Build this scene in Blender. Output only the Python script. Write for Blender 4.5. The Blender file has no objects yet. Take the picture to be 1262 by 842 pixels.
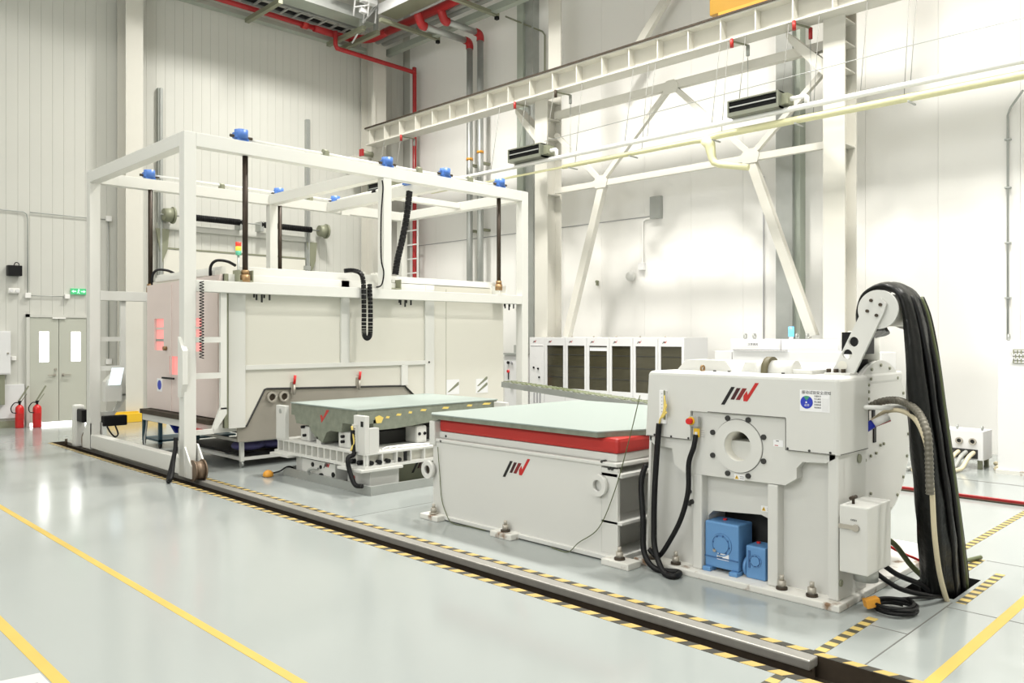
import bpy, bmesh, math, random
from mathutils import Vector, Matrix
random.seed(7)
C = bpy.context.scene.collection
SC = bpy.context.scene

# ------------------------------------------------------------------ camera
# camera height 1.75 m; x runs along the left (door) wall, y along the right (truss) wall
cam_d = bpy.data.cameras.new('camera'); cam = bpy.data.objects.new('camera', cam_d); C.objects.link(cam)
cam.location = (0, 0, 1.75)
cam.rotation_euler = (math.radians(90), 0, math.radians(45.2 - 90))
cam_d.sensor_width = 36.0
cam_d.lens = 36.0 * 996.0 / 1262.0
cam_d.shift_y = -(421.0 - 414.0) / 1262.0
cam_d.clip_end = 200
SC.camera = cam

# ------------------------------------------------------------------ world, light, exposure
w = bpy.data.worlds.new('world'); SC.world = w; w.use_nodes = True
w.node_tree.nodes['Background'].inputs[0].default_value = (0.9, 0.95, 1.0, 1)
w.node_tree.nodes['Background'].inputs[1].default_value = 0.4
SC.view_settings.view_transform = 'Standard'
SC.view_settings.look = 'None'
SC.view_settings.gamma = 1.0
SC.view_settings.use_curve_mapping = False
SC.view_settings.exposure = 0.45

def area(name, loc, size, power, col=(1, 0.97, 0.92), target=None, sy=None):
    d = bpy.data.lights.new(name, 'AREA'); o = bpy.data.objects.new(name, d); C.objects.link(o)
    d.energy = power; d.size = size; d.color = col
    if sy: d.shape = 'RECTANGLE'; d.size_y = sy
    o.location = loc
    if target:
        o.rotation_euler = (Vector(target) - Vector(loc)).to_track_quat('-Z', 'Y').to_euler()
    return o
# rows of high bay lamps under the hall roof; their reflectors keep the light within a cone
def high_bay(x, y, power, spread=150):
    o = area('high_bay_light', (x, y, 10.9), 0.8, power)
    o.data.spread = math.radians(spread)
for ly in (-3.0, 2.6, 8.2, 13.8):
    high_bay(-2.0, ly, 80); high_bay(3.4, ly, 95); high_bay(9.0, ly, 370, 122)
# added fill light, unseen behind the camera, brightens right wall and machine fronts
area('rear_fill_light', (-6.6, 4.0, 6.0), 9.0, 520, (0.98, 0.99, 1.0), (8, 6, 2.0), 4.0)

# ------------------------------------------------------------------ materials
MATS = {}
def mat(name, col, rough=0.5, metal=0.0, noise=0.0, nscale=6.0, bump=0.0, bscale=40.0, emit=None, estr=0.0, coat=0.0, spec=0.5, dirt=None, dscale=3.0, damt=0.5):
    if name in MATS: return MATS[name]
    m = bpy.data.materials.new(name); m.use_nodes = True
    nt = m.node_tree; b = nt.nodes['Principled BSDF']
    b.inputs['Base Color'].default_value = (*col, 1)
    b.inputs['Roughness'].default_value = rough
    b.inputs['Metallic'].default_value = metal
    b.inputs['Coat Weight'].default_value = coat
    b.inputs['Specular IOR Level'].default_value = spec
    tc = nt.nodes.new('ShaderNodeTexCoord')
    last = None
    if noise > 0:
        n = nt.nodes.new('ShaderNodeTexNoise'); n.inputs['Scale'].default_value = nscale; n.inputs['Detail'].default_value = 4
        nt.links.new(tc.outputs['Object'], n.inputs['Vector'])
        mx = nt.nodes.new('ShaderNodeMix'); mx.data_type = 'RGBA'
        mx.inputs[6].default_value = (*[c * (1 - noise) for c in col], 1)
        mx.inputs[7].default_value = (*[min(1, c * (1 + noise)) for c in col], 1)
        nt.links.new(n.outputs['Fac'], mx.inputs[0]); last = mx.outputs[2]
    if dirt:
        n = nt.nodes.new('ShaderNodeTexNoise'); n.inputs['Scale'].default_value = dscale; n.inputs['Detail'].default_value = 6
        nt.links.new(tc.outputs['Object'], n.inputs['Vector'])
        r = nt.nodes.new('ShaderNodeMapRange'); r.inputs[1].default_value = 1 - damt; r.inputs[2].default_value = 1 - damt + 0.12
        nt.links.new(n.outputs['Fac'], r.inputs[0])
        mx = nt.nodes.new('ShaderNodeMix'); mx.data_type = 'RGBA'
        if last: nt.links.new(last, mx.inputs[6])
        else: mx.inputs[6].default_value = (*col, 1)
        mx.inputs[7].default_value = (*dirt, 1)
        nt.links.new(r.outputs[0], mx.inputs[0]); last = mx.outputs[2]
    if last: nt.links.new(last, b.inputs['Base Color'])
    if bump > 0:
        n = nt.nodes.new('ShaderNodeTexNoise'); n.inputs['Scale'].default_value = bscale; n.inputs['Detail'].default_value = 3
        nt.links.new(tc.outputs['Object'], n.inputs['Vector'])
        bp = nt.nodes.new('ShaderNodeBump'); bp.inputs['Strength'].default_value = bump; bp.inputs['Distance'].default_value = 0.02
        nt.links.new(n.outputs['Fac'], bp.inputs['Height']); nt.links.new(bp.outputs[0], b.inputs['Normal'])
    if emit:
        b.inputs['Emission Color'].default_value = (*emit, 1); b.inputs['Emission Strength'].default_value = estr
    MATS[name] = m
    return m

def stripes(name, c1, c2, kx, ky, period):
    """two colour hazard tape: stripes printed flat on the tape"""
    m = bpy.data.materials.new(name); m.use_nodes = True
    nt = m.node_tree; b = nt.nodes['Principled BSDF']; b.inputs['Roughness'].default_value = 0.45
    tc = nt.nodes.new('ShaderNodeTexCoord'); sp = nt.nodes.new('ShaderNodeSeparateXYZ')
    nt.links.new(tc.outputs['Object'], sp.inputs[0])
    a = nt.nodes.new('ShaderNodeMath'); a.operation = 'MULTIPLY'; a.inputs[1].default_value = kx / period
    nt.links.new(sp.outputs['X'], a.inputs[0])
    c = nt.nodes.new('ShaderNodeMath'); c.operation = 'MULTIPLY_ADD'; c.inputs[1].default_value = ky / period
    nt.links.new(sp.outputs['Y'], c.inputs[0]); nt.links.new(a.outputs[0], c.inputs[2])
    f = nt.nodes.new('ShaderNodeMath'); f.operation = 'FRACT'; nt.links.new(c.outputs[0], f.inputs[0])
    g = nt.nodes.new('ShaderNodeMath'); g.operation = 'GREATER_THAN'; g.inputs[1].default_value = 0.52
    nt.links.new(f.outputs[0], g.inputs[0])
    n = nt.nodes.new('ShaderNodeTexNoise'); n.inputs['Scale'].default_value = 25
    nt.links.new(tc.outputs['Object'], n.inputs['Vector'])
    mx = nt.nodes.new('ShaderNodeMix'); mx.data_type = 'RGBA'
    mx.inputs[6].default_value = (*c1, 1); mx.inputs[7].default_value = (*c2, 1)
    nt.links.new(g.outputs[0], mx.inputs[0]); nt.links.new(mx.outputs[2], b.inputs['Base Color'])
    return m

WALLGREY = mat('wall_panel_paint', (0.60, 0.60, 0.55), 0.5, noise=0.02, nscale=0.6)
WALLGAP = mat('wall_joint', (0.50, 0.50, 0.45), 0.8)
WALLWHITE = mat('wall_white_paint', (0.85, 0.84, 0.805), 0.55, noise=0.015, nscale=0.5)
WHITE = mat('machine_white', (0.64, 0.64, 0.605), 0.38, noise=0.012, nscale=2.0)
FRAMEW = mat('frame_white', (0.70, 0.70, 0.655), 0.4, noise=0.012, nscale=2.0)
CHAMW = mat('chamber_white', (0.71, 0.695, 0.615), 0.42, noise=0.015, nscale=1.5)
CABW = mat('cabinet_white', (0.74, 0.74, 0.735), 0.4)
STEELW = mat('structure_cream', (0.64, 0.625, 0.56), 0.5, noise=0.015)
PINKGLOW = mat('door_panel_painted_glow', (0.70, 0.60, 0.56), 0.42, noise=0.05, nscale=1.2)  # red glow around the lit windows, painted into the white door's base colour
WORNW = mat('worn_white', (0.70, 0.69, 0.64), 0.45, dirt=(0.22, 0.13, 0.07), dscale=8.0, damt=0.42)
BLACK = mat('black_rubber', (0.007, 0.007, 0.0075), 0.5, spec=0.25)
BLACKG = mat('black_gloss_sleeve', (0.006, 0.0065, 0.006), 0.3, noise=0.4, nscale=8, bump=0.5, bscale=14, spec=0.32)
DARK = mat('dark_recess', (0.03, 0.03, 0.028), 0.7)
RED = mat('red_paint', (0.46, 0.025, 0.02), 0.4, noise=0.1, nscale=3)
REDP = mat('red_pipe', (0.40, 0.02, 0.022), 0.42)
REDX = mat('red_enamel', (0.62, 0.02, 0.02), 0.3)
BLUE = mat('blue_motor', (0.12, 0.28, 0.53), 0.4, noise=0.06, nscale=8)
BLUEG = mat('blue_gearbox', (0.07, 0.18, 0.52), 0.4)
CRANEY = mat('crane_yellow', (0.40, 0.215, 0.015), 0.45)
BLUE2 = mat('motor_seam_blue', (0.05, 0.13, 0.30), 0.5)
SHEET = mat('floor_sheet', (0.50, 0.50, 0.49), 0.6)
WIRE = mat('thin_steel_rod', (0.28, 0.28, 0.26), 0.6)
RIMB = mat('brown_rim', (0.13, 0.115, 0.06), 0.55)
WHEELB = mat('rusty_wheel', (0.20, 0.145, 0.10), 0.45, 0.5, noise=0.3, nscale=12)
HEATG = mat('heater_casing', (0.20, 0.21, 0.165), 0.45, 0.3)
BLUED = mat('deep_blue', (0.02, 0.04, 0.45), 0.4)
GREENP = mat('green_print', (0.05, 0.3, 0.16), 0.5)
STEEL = mat('brushed_steel', (0.46, 0.43, 0.37), 0.42, 0.45, noise=0.06, nscale=4)
GALV = mat('galvanized', (0.42, 0.435, 0.415), 0.42, 0.5, noise=0.12, nscale=5)
DUCTG = mat('duct_grey', (0.42, 0.46, 0.40), 0.45, 0.4, noise=0.15, nscale=2)
OLIVE = mat('olive_grey', (0.26, 0.27, 0.19), 0.5, 0.2)
RAIL = mat('worn_rail_steel', (0.33, 0.32, 0.29), 0.38, 0.4, noise=0.15, nscale=14)
RUST = mat('dark_rusty_steel', (0.06, 0.045, 0.03), 0.6, 0.4, noise=0.5, nscale=9)
ROD = mat('greased_screw', (0.045, 0.032, 0.022), 0.45, 0.5, noise=0.4, nscale=12)
BRASS = mat('bronze_nut', (0.30, 0.19, 0.09), 0.45, 0.6)
SLABTOP = mat('granite_plate_top', (0.285, 0.335, 0.31), 0.42, noise=0.05, nscale=60)
SLABSIDE = mat('granite_plate_edge', (0.20, 0.22, 0.17), 0.55, noise=0.35, nscale=12, bump=0.2, bscale=50)
YELLOW = mat('yellow_paint', (0.80, 0.50, 0.03), 0.45)
YCABLE = mat('yellow_cable', (0.78, 0.60, 0.16), 0.5)
YPIPE = mat('pale_yellow_insulation', (0.72, 0.70, 0.42), 0.55, noise=0.06, nscale=5, bump=0.25, bscale=14)
WPIPE = mat('white_pipe', (0.86, 0.86, 0.83), 0.4)
TAPEY = mat('yellow_floor_tape', (0.50, 0.36, 0.075), 0.5, noise=0.08, nscale=5)
HAZD = stripes('hazard_tape_diagonal', (0.46, 0.33, 0.10), (0.035, 0.032, 0.022), 0.6, 1.0, 0.16)
HAZX = stripes('hazard_tape_blocks', (0.50, 0.38, 0.12), (0.06, 0.056, 0.035), 1.0, 0.0, 0.115)
HAZR = stripes('hazard_tape_rust', (0.66, 0.52, 0.26), (0.17, 0.08, 0.035), 1.0, 1.0, 0.16)
GLASSD = mat('smoked_glass', (0.055, 0.050, 0.030), 0.12, noise=0.5, nscale=2.5, coat=0.3)
RACK = mat('rack_equipment', (0.10, 0.085, 0.045), 0.5, noise=0.4, nscale=3)
DAY = mat('daylight_pane', (1, 1, 1), 0.2, emit=(1, 1, 0.98), estr=2.6)
REDLIT = mat('red_lit_window', (0.8, 0.3, 0.28), 0.15, emit=(1.0, 0.30, 0.28), estr=0.42)
EXITG = mat('exit_green', (0.05, 0.35, 0.14), 0.4, emit=(0.10, 0.62, 0.26), estr=0.35)
EXITW = mat('exit_symbol', (0.5, 0.9, 0.6), 0.4, emit=(0.45, 1.0, 0.62), estr=0.85)
SCREEN = mat('screen_lit', (0.75, 0.82, 0.85), 0.2, emit=(0.75, 0.86, 0.92), estr=0.7)
LAMPB = mat('blue_lamp', (0.1, 0.5, 0.9), 0.3, emit=(0.12, 0.55, 1.0), estr=1.0)
LEDR = mat('tower_red', (0.75, 0.05, 0.03), 0.3, emit=(1, 0.1, 0.05), estr=0.1)
LEDY = mat('tower_yellow', (0.85, 0.6, 0.05), 0.3, emit=(1, .7, 0.1), estr=0.2)
LEDG = mat('tower_green', (0.1, 0.45, 0.3), 0.3)
DOORP = mat('door_grey_green', (0.50, 0.51, 0.44), 0.5)
PAPER = mat('paper_white', (0.82, 0.82, 0.82), 0.6)
PRINT = mat('print_black', (0.03, 0.03, 0.03), 0.6)
PRINTG = mat('print_grey', (0.35, 0.35, 0.36), 0.6)
LOGO1 = mat('logo_black', (0.006, 0.005, 0.005), 0.4)
LOGO2 = mat('logo_dark_maroon', (0.045, 0.006, 0.008), 0.4)
LOGO3 = mat('logo_maroon', (0.20, 0.012, 0.014), 0.4)
LOGO4 = mat('logo_red', (0.50, 0.020, 0.018), 0.4)
TARP = mat('blue_violet_tarp', (0.10, 0.095, 0.25), 0.6, noise=0.3, nscale=5)
TEAL = mat('dark_teal_steel', (0.03, 0.075, 0.10), 0.5)
LINE = mat('seam_line', (0.12, 0.12, 0.11), 0.8)
BEIGE = mat('beige_hose', (0.62, 0.55, 0.38), 0.5)
GREYC = mat('grey_cable', (0.34, 0.35, 0.33), 0.5)
OLIVEC = mat('olive_cable', (0.10, 0.12, 0.05), 0.45)
ORANGE = mat('orange_plug', (0.75, 0.34, 0.04), 0.45)
CREAMC = mat('flex_conduit', (0.15, 0.14, 0.11), 0.45, 0.3)

# floor: grey-blue epoxy, faintly wavy gloss
def floor_mat():
    m = mat('epoxy_floor', (0.312, 0.338, 0.326), 0.16, noise=0.02, nscale=0.8, bump=0.015, bscale=3.0, spec=0.5)
    nt = m.node_tree; b = nt.nodes['Principled BSDF']
    tc = nt.nodes.new('ShaderNodeTexCoord'); n = nt.nodes.new('ShaderNodeTexNoise'); n.inputs['Scale'].default_value = 1.3; n.inputs['Detail'].default_value = 5
    nt.links.new(tc.outputs['Object'], n.inputs['Vector'])
    r = nt.nodes.new('ShaderNodeMapRange'); r.inputs[3].default_value = 0.09; r.inputs[4].default_value = 0.20
    nt.links.new(n.outputs['Fac'], r.inputs[0]); nt.links.new(r.outputs[0], b.inputs['Roughness'])
    return m
FLOOR = floor_mat()

# ------------------------------------------------------------------ mesh helpers
ORG = {}
class MB:
    def __init__(s): s.bm = bmesh.new()
    def box(s, x0, x1, y0, y1, z0, z1, bev=0.0):
        r = bmesh.ops.create_cube(s.bm, size=1.0)['verts']
        for v in r:
            v.co = Vector(((x0 + x1) / 2 + v.co.x * (x1 - x0), (y0 + y1) / 2 + v.co.y * (y1 - y0), (z0 + z1) / 2 + v.co.z * (z1 - z0)))
        if bev > 0:
            es = list({e for v in r for e in v.link_edges})
            bmesh.ops.bevel(s.bm, geom=es, offset=bev, segments=2, profile=0.6, affect='EDGES')
        return s
    def beam(s, p0, p1, wd, ht, up=(0, 0, 1)):
        """rectangular bar from p0 to p1, ht along up, wd across"""
        p0 = Vector(p0); p1 = Vector(p1); d = (p1 - p0).normalized(); upv = Vector(up)
        sd = d.cross(upv).normalized(); u2 = sd.cross(d).normalized()
        vs = []
        for p in (p0, p1):
            for a, b in ((-1, -1), (1, -1), (1, 1), (-1, 1)):
                vs.append(s.bm.verts.new(p + sd * (a * wd / 2) + u2 * (b * ht / 2)))
        for f in ((0, 1, 2, 3), (7, 6, 5, 4), (0, 4, 5, 1), (1, 5, 6, 2), (2, 6, 7, 3), (3, 7, 4, 0)):
            s.bm.faces.new([vs[i] for i in f])
        return s
    def cyl(s, p0, p1, r, n=16, r1=None, cap=True):
        p0 = Vector(p0); p1 = Vector(p1); d = (p1 - p0).normalized()
        a = d.orthogonal().normalized(); b = d.cross(a)
        r1 = r if r1 is None else r1
        A = []; B = []
        for i in range(n):
            t = 2 * math.pi * i / n; o = a * math.cos(t) + b * math.sin(t)
            A.append(s.bm.verts.new(p0 + o * r)); B.append(s.bm.verts.new(p1 + o * r1))
        for i in range(n):
            f = s.bm.faces.new([A[i], A[(i + 1) % n], B[(i + 1) % n], B[i]]); f.smooth = True
        if cap:
            s.bm.faces.new(A[::-1]); s.bm.faces.new(B)
        return s
    def ring(s, p0, p1, ro, ri, n=32):
        p0 = Vector(p0); p1 = Vector(p1); d = (p1 - p0).normalized()
        a = d.orthogonal().normalized(); b = d.cross(a)
        L = [[], [], [], []]
        for i in range(n):
            t = 2 * math.pi * i / n; o = a * math.cos(t) + b * math.sin(t)
            for k, (p, r) in enumerate(((p0, ro), (p1, ro), (p1, ri), (p0, ri))): L[k].append(s.bm.verts.new(p + o * r))
        for i in range(n):
            j = (i + 1) % n
            for k in range(4):
                f = s.bm.faces.new([L[k][i], L[k][j], L[(k + 1) % 4][j], L[(k + 1) % 4][i]]); f.smooth = k in (0, 2)
        return s
    def tube(s, pts, r, n=8, closed=False):
        pts = [Vector(p) for p in pts]; N = len(pts); rings = []
        prev = None
        for i, p in enumerate(pts):
            if closed: d = pts[(i + 1) % N] - pts[i - 1]
            else: d = pts[min(i + 1, N - 1)] - pts[max(i - 1, 0)]
            d.normalize()
            if prev is None: a = d.orthogonal().normalized()
            else:
                a = prev - d * prev.dot(d)
                a = a.normalized() if a.length > 1e-5 else d.orthogonal().normalized()
            prev = a; b = d.cross(a)
            rr = r[i] if isinstance(r, (list, tuple)) else r
            rings.append([s.bm.verts.new(p + (a * math.cos(2 * math.pi * k / n) + b * math.sin(2 * math.pi * k / n)) * rr) for k in range(n)])
        for i in range(N if closed else N - 1):
            A = rings[i]; B = rings[(i + 1) % N]
            for k in range(n):
                f = s.bm.faces.new([A[k], A[(k + 1) % n], B[(k + 1) % n], B[k]]); f.smooth = True
        if not closed:
            s.bm.faces.new(rings[0][::-1]); s.bm.faces.new(rings[-1])
        return s
    def plate(s, poly, axis, a0, a1, holes=()):
        """flat plate: 2-D outline (with holes) extruded along an axis; axis x -> (y,z), y -> (x,z), z -> (x,y)"""
        def P(p, a):
            return Vector((a, p[0], p[1])) if axis == 'x' else Vector((p[0], a, p[1])) if axis == 'y' else Vector((p[0], p[1], a))
        if not holes:
            A = [s.bm.verts.new(P(p, a0)) for p in poly]; B = [s.bm.verts.new(P(p, a1)) for p in poly]
            s.bm.faces.new(A[::-1]); s.bm.faces.new(B)
            n = len(poly)
            for i in range(n): s.bm.faces.new([A[i], A[(i + 1) % n], B[(i + 1) % n], B[i]])
            return s
        es = []; loops = []
        for lp in (poly, *holes):
            vs = [s.bm.verts.new(P(p, a0)) for p in lp]; loops.append(vs)
            es += [s.bm.edges.new((vs[i], vs[(i + 1) % len(vs)])) for i in range(len(vs))]
        fs = [g for g in bmesh.ops.triangle_fill(s.bm, use_beauty=True, use_dissolve=False, edges=es)['geom'] if isinstance(g, bmesh.types.BMFace)]
        mp = {}
        for lp in loops:
            for v in lp: mp[v] = s.bm.verts.new(v.co + (P((0, 0), a1) - P((0, 0), a0)))
        for f in fs: s.bm.faces.new([mp[v] for v in f.verts][::-1])
        for lp in loops:
            n = len(lp)
            for i in range(n): s.bm.faces.new([lp[i], lp[(i + 1) % n], mp[lp[(i + 1) % n]], mp[lp[i]]])
        return s
    def sphere(s, c, r, sc=(1, 1, 1), n=16):
        g = bmesh.ops.create_uvsphere(s.bm, u_segments=n, v_segments=n // 2 + 2, radius=r)['verts']
        for v in g:
            v.co = Vector((c[0] + v.co.x * sc[0], c[1] + v.co.y * sc[1], c[2] + v.co.z * sc[2]))
            for f in v.link_faces: f.smooth = True
        return s
    def lathe(s, prof, c, n=20):
        """profile of (r, z) about a vertical axis at c"""
        L = []
        for r, z in prof:
            L.append([s.bm.verts.new((c[0] + r * math.cos(2 * math.pi * i / n), c[1] + r * math.sin(2 * math.pi * i / n), c[2] + z)) for i in range(n)])
        for k in range(len(L) - 1):
            for i in range(n):
                f = s.bm.faces.new([L[k][i], L[k][(i + 1) % n], L[k + 1][(i + 1) % n], L[k + 1][i]]); f.smooth = True
        s.bm.faces.new(L[0][::-1]); s.bm.faces.new(L[-1])
        return s
    def obj(s, name, m, parent=None, loc=None):
        bmesh.ops.recalc_face_normals(s.bm, faces=s.bm.faces)
        o_ = Vector(ORG[parent.name]) if parent is not None else Vector(loc or (0, 0, 0))
        if o_.length > 0: bmesh.ops.translate(s.bm, verts=s.bm.verts, vec=-o_)
        me = bpy.data.meshes.new(name); s.bm.to_mesh(me); s.bm.free()
        me.materials.append(m)
        o = bpy.data.objects.new(name, me); C.objects.link(o)
        if parent is not None: o.parent = parent
        else: o.location = o_
        ORG[o.name] = tuple(o_)
        return o

def box(*a, **k): return MB().box(*a, **k)
def thing(name, label, cat, loc=(0, 0, 0), group=None):
    o = bpy.data.objects.new(name, None); C.objects.link(o); o.location = loc; o.empty_display_size = 0.1
    ORG[o.name] = tuple(loc)
    return tag(o, label, cat, group)
def tag(o, label, cat, group=None, kind=None):
    o['label'] = label; o['category'] = cat
    if group: o['group'] = group
    if kind: o['kind'] = kind
    return o
def struct(o): o['kind'] = 'structure'; return o
def copy_tree(o, parent=None, off=(0, 0, 0)):
    c = o.copy(); C.objects.link(c)
    if parent is None: c.location = Vector(o.location) + Vector(off)
    else: c.parent = parent
    ORG[c.name] = tuple(Vector(ORG[o.name]) + Vector(off))
    for ch in list(o.children): copy_tree(ch, c, off)
    return c
def lerp(a, b, t): return tuple(a[i] + (b[i] - a[i]) * t for i in range(len(a)))
def curve(pts, per=8):
    """Catmull-Rom through points"""
    P = [Vector(p) for p in pts]; out = []
    for i in range(len(P) - 1):
        p0 = P[max(i - 1, 0)]; p1 = P[i]; p2 = P[i + 1]; p3 = P[min(i + 2, len(P) - 1)]
        for k in range(per):
            t = k / per
            out.append(0.5 * ((2 * p1) + (p2 - p0) * t + (2 * p0 - 5 * p1 + 4 * p2 - p3) * t * t + (3 * p1 - p0 - 3 * p2 + p3) * t ** 3))
    out.append(P[-1]); return out
def circ(cy, cz, r, n=32): return [(cy + r * math.cos(2 * math.pi * i / n), cz + r * math.sin(2 * math.pi * i / n)) for i in range(n)]

def text_mesh(name, body, m, parent, origin, size, axis='x', align='LEFT'):
    """flat lettering on a surface; axis x: faces -x, reading toward -y"""
    c = bpy.data.curves.new(name, 'FONT'); c.body = body; c.size = size; c.extrude = 0.0004; c.align_x = align
    t = bpy.data.objects.new('tmp', c); C.objects.link(t)
    dg = bpy.context.evaluated_depsgraph_get(); dg.update()
    me = bpy.data.meshes.new_from_object(t.evaluated_get(dg)); bpy.data.objects.remove(t)
    o_ = Vector(ORG[parent.name]); O = Vector(origin)
    for v in me.vertices:
        x, y, z = v.co
        if axis == 'x': p = Vector((-z, -x, y))
        elif axis == 'y': p = Vector((x, -z, y))
        else: p = Vector((x, y, z))
        v.co = O + p - o_
    me.name = name; me.materials.clear(); me.materials.append(m)
    o = bpy.data.objects.new(name, me); C.objects.link(o); o.parent = parent; ORG[o.name] = tuple(o_)
    return o

LOGO = [  # outline in units of the logo height (x right, y up)
    (LOGO1, [(0.0, 0.0), (0.17, 0.0), (0.66, 0.78), (0.49, 0.78)]),
    (LOGO2, [(0.45, 0.24), (0.62, 0.24), (0.93, 0.745), (0.75, 0.745)]),
    (LOGO3, [(0.70, 0.24), (0.89, 0.24), (1.22, 0.745), (1.02, 0.745)]),
    (LOGO4, [(1.06, 0.20), (1.24, 0.20), (1.77, 0.99), (1.60, 0.99), (1.26, 0.47), (1.215, 0.64), (1.06, 0.43)]),
]
def emblem(parent, X, y, z, h, axis='x', depth=0.0015):
    """slanted four bar emblem, black to red, on a face that looks toward -x (or -y)"""
    for m, poly in LOGO:
        if axis == 'x': pl = [(y - px * h, z + py * h) for px, py in poly]
        else: pl = [(y + px * h, z + py * h) for px, py in poly]
        mb = MB(); mb.plate(pl, axis, X - depth, X)
        mb.obj('emblem_bar', m, parent)

# ------------------------------------------------------------------ the hall
XW, YW, ZC = 13.4, 17.69, 11.6       # right wall plane, left wall plane, ceiling
XB, YB = -7.0, -9.0
RX0, RX1 = 3.98, 4.30                # near rail slot
PX0, PX1, PY0, PY1 = 5.86, 6.46, 1.74, 2.06   # cable pit
fl = MB()
def quad(x0, x1, y0, y1, z=0.0): fl.bm.faces.new([fl.bm.verts.new(p) for p in ((x0, y0, z), (x1, y0, z), (x1, y1, z), (x0, y1, z))])
quad(XB, RX0, YB, YW)
quad(RX0, RX1, YB, 0.9); quad(RX0, RX1, 14.75, YW)
quad(RX1, PX0, YB, YW); quad(PX0, PX1, YB, PY0); quad(PX0, PX1, PY1, YW); quad(PX1, XW, YB, YW)
floor = struct(fl.obj('floor', FLOOR))
def walls_of_pit(x0, x1, y0, y1, d, name, m):
    p = MB()
    p.box(x0 - .01, x1 + .01, y0 - .01, y1 + .01, -d - .02, -d); p.box(x0 - .02, x0, y0, y1, -d, -.001); p.box(x1, x1 + .02, y0, y1, -d, -.001)
    p.box(x0, x1, y0 - .02, y0, -d, -.001); p.box(x0, x1, y1, y1 + .02, -d, -.001)
    return p.obj(name, m, floor)
walls_of_pit(RX0, RX1, 0.9, 14.75, 0.13, 'rail_channel', RUST)
walls_of_pit(PX0, PX1, PY0, PY1, 0.8, 'pit_wall', DARK)

# left wall: narrow vertical steel panels
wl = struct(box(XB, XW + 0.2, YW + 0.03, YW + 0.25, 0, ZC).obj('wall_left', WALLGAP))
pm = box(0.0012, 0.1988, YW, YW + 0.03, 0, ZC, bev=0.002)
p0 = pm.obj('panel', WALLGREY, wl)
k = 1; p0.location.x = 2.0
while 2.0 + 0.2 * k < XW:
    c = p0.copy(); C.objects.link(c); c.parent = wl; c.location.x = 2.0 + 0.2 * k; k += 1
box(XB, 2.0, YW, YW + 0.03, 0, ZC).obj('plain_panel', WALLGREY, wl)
# right wall: wide smooth panels
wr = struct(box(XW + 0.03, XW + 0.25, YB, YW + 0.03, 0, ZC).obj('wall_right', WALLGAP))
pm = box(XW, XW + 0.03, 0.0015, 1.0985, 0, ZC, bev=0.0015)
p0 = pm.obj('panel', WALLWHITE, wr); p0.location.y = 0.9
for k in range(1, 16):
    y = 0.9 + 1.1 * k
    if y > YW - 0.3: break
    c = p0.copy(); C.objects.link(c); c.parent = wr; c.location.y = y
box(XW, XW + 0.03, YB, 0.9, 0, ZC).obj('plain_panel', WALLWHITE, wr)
struct(box(XB - 0.2, XB, YB, YW, 0, ZC).obj('wall_back', WALLWHITE))
struct(box(XB, XW, YB - 0.2, YB, 0, ZC).obj('wall_near', WALLWHITE))
struct(box(XB - 0.2, XW + 0.25, YB - 0.2, YW + 0.25, ZC, ZC + 0.2).obj('ceiling', WALLWHITE))
t = MB(); t.box(XW - 0.012, XW, 9.3, YW, 4.14, 4.155)
tr = struct(t.obj('trim_1', PRINTG))     # dark horizontal joint strip on the right wall

# double door in the left wall
d1 = struct(bpy.data.objects.new('door_1', None)); C.objects.link(d1); d1.location = (4.9, YW, 0); ORG['door_1'] = (4.9, YW, 0)
f = MB(); f.box(4.33, 4.39, YW - 0.06, YW, 0, 2.17); f.box(5.41, 5.47, YW - 0.06, YW, 0, 2.17); f.box(4.33, 5.47, YW - 0.06, YW, 2.11, 2.17)
f.obj('door_frame', WALLGREY, d1)
f = MB(); f.box(4.78, 5.02, YW - 0.075, YW - 0.06, 2.085, 2.11); f.obj('door_closer', WALLWHITE, d1)
for x0, x1, wx in ((4.395, 4.895, 4.64), (4.905, 5.405, 5.21)):
    hole = [(wx - .085, 1.24), (wx + .085, 1.24), (wx + .085, 1.83), (wx - .085, 1.83)]
    p = MB(); p.plate([(x0, .06), (x1, .06), (x1, 2.105), (x0, 2.105)], 'y', YW - .045, YW - .005, [hole])
    lf = p.obj('door_leaf', DOORP, d1)
    box(wx - .085, wx + .085, YW - .03, YW - .02, 1.24, 1.83).obj('window_pane', DAY, lf)
    hx = x1 - .07 if x0 < 4.6 else x0 + .07
    sgn = -1 if x0 < 4.6 else 1
    h = MB(); h.cyl((hx, YW - .045, .98), (hx, YW - .1, .98), .014, 8); h.beam((hx, YW - .09, .98), (hx + sgn * .13, YW - .09, .975), .014, .02); h.cyl((hx, YW - .045, .98), (hx, YW - .055, .98), .028, 12)
    h.obj('door_handle', STEEL, lf)
h = MB(); h.cyl((4.84, YW - .045, 1.09), (4.84, YW - .07, 1.09), .024, 12); h.obj('door_lock', STEEL, d1)
box(4.395, 5.405, YW - .02, YW - .004, .0, .06).obj('daylight_gap', DAY, d1)

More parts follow.
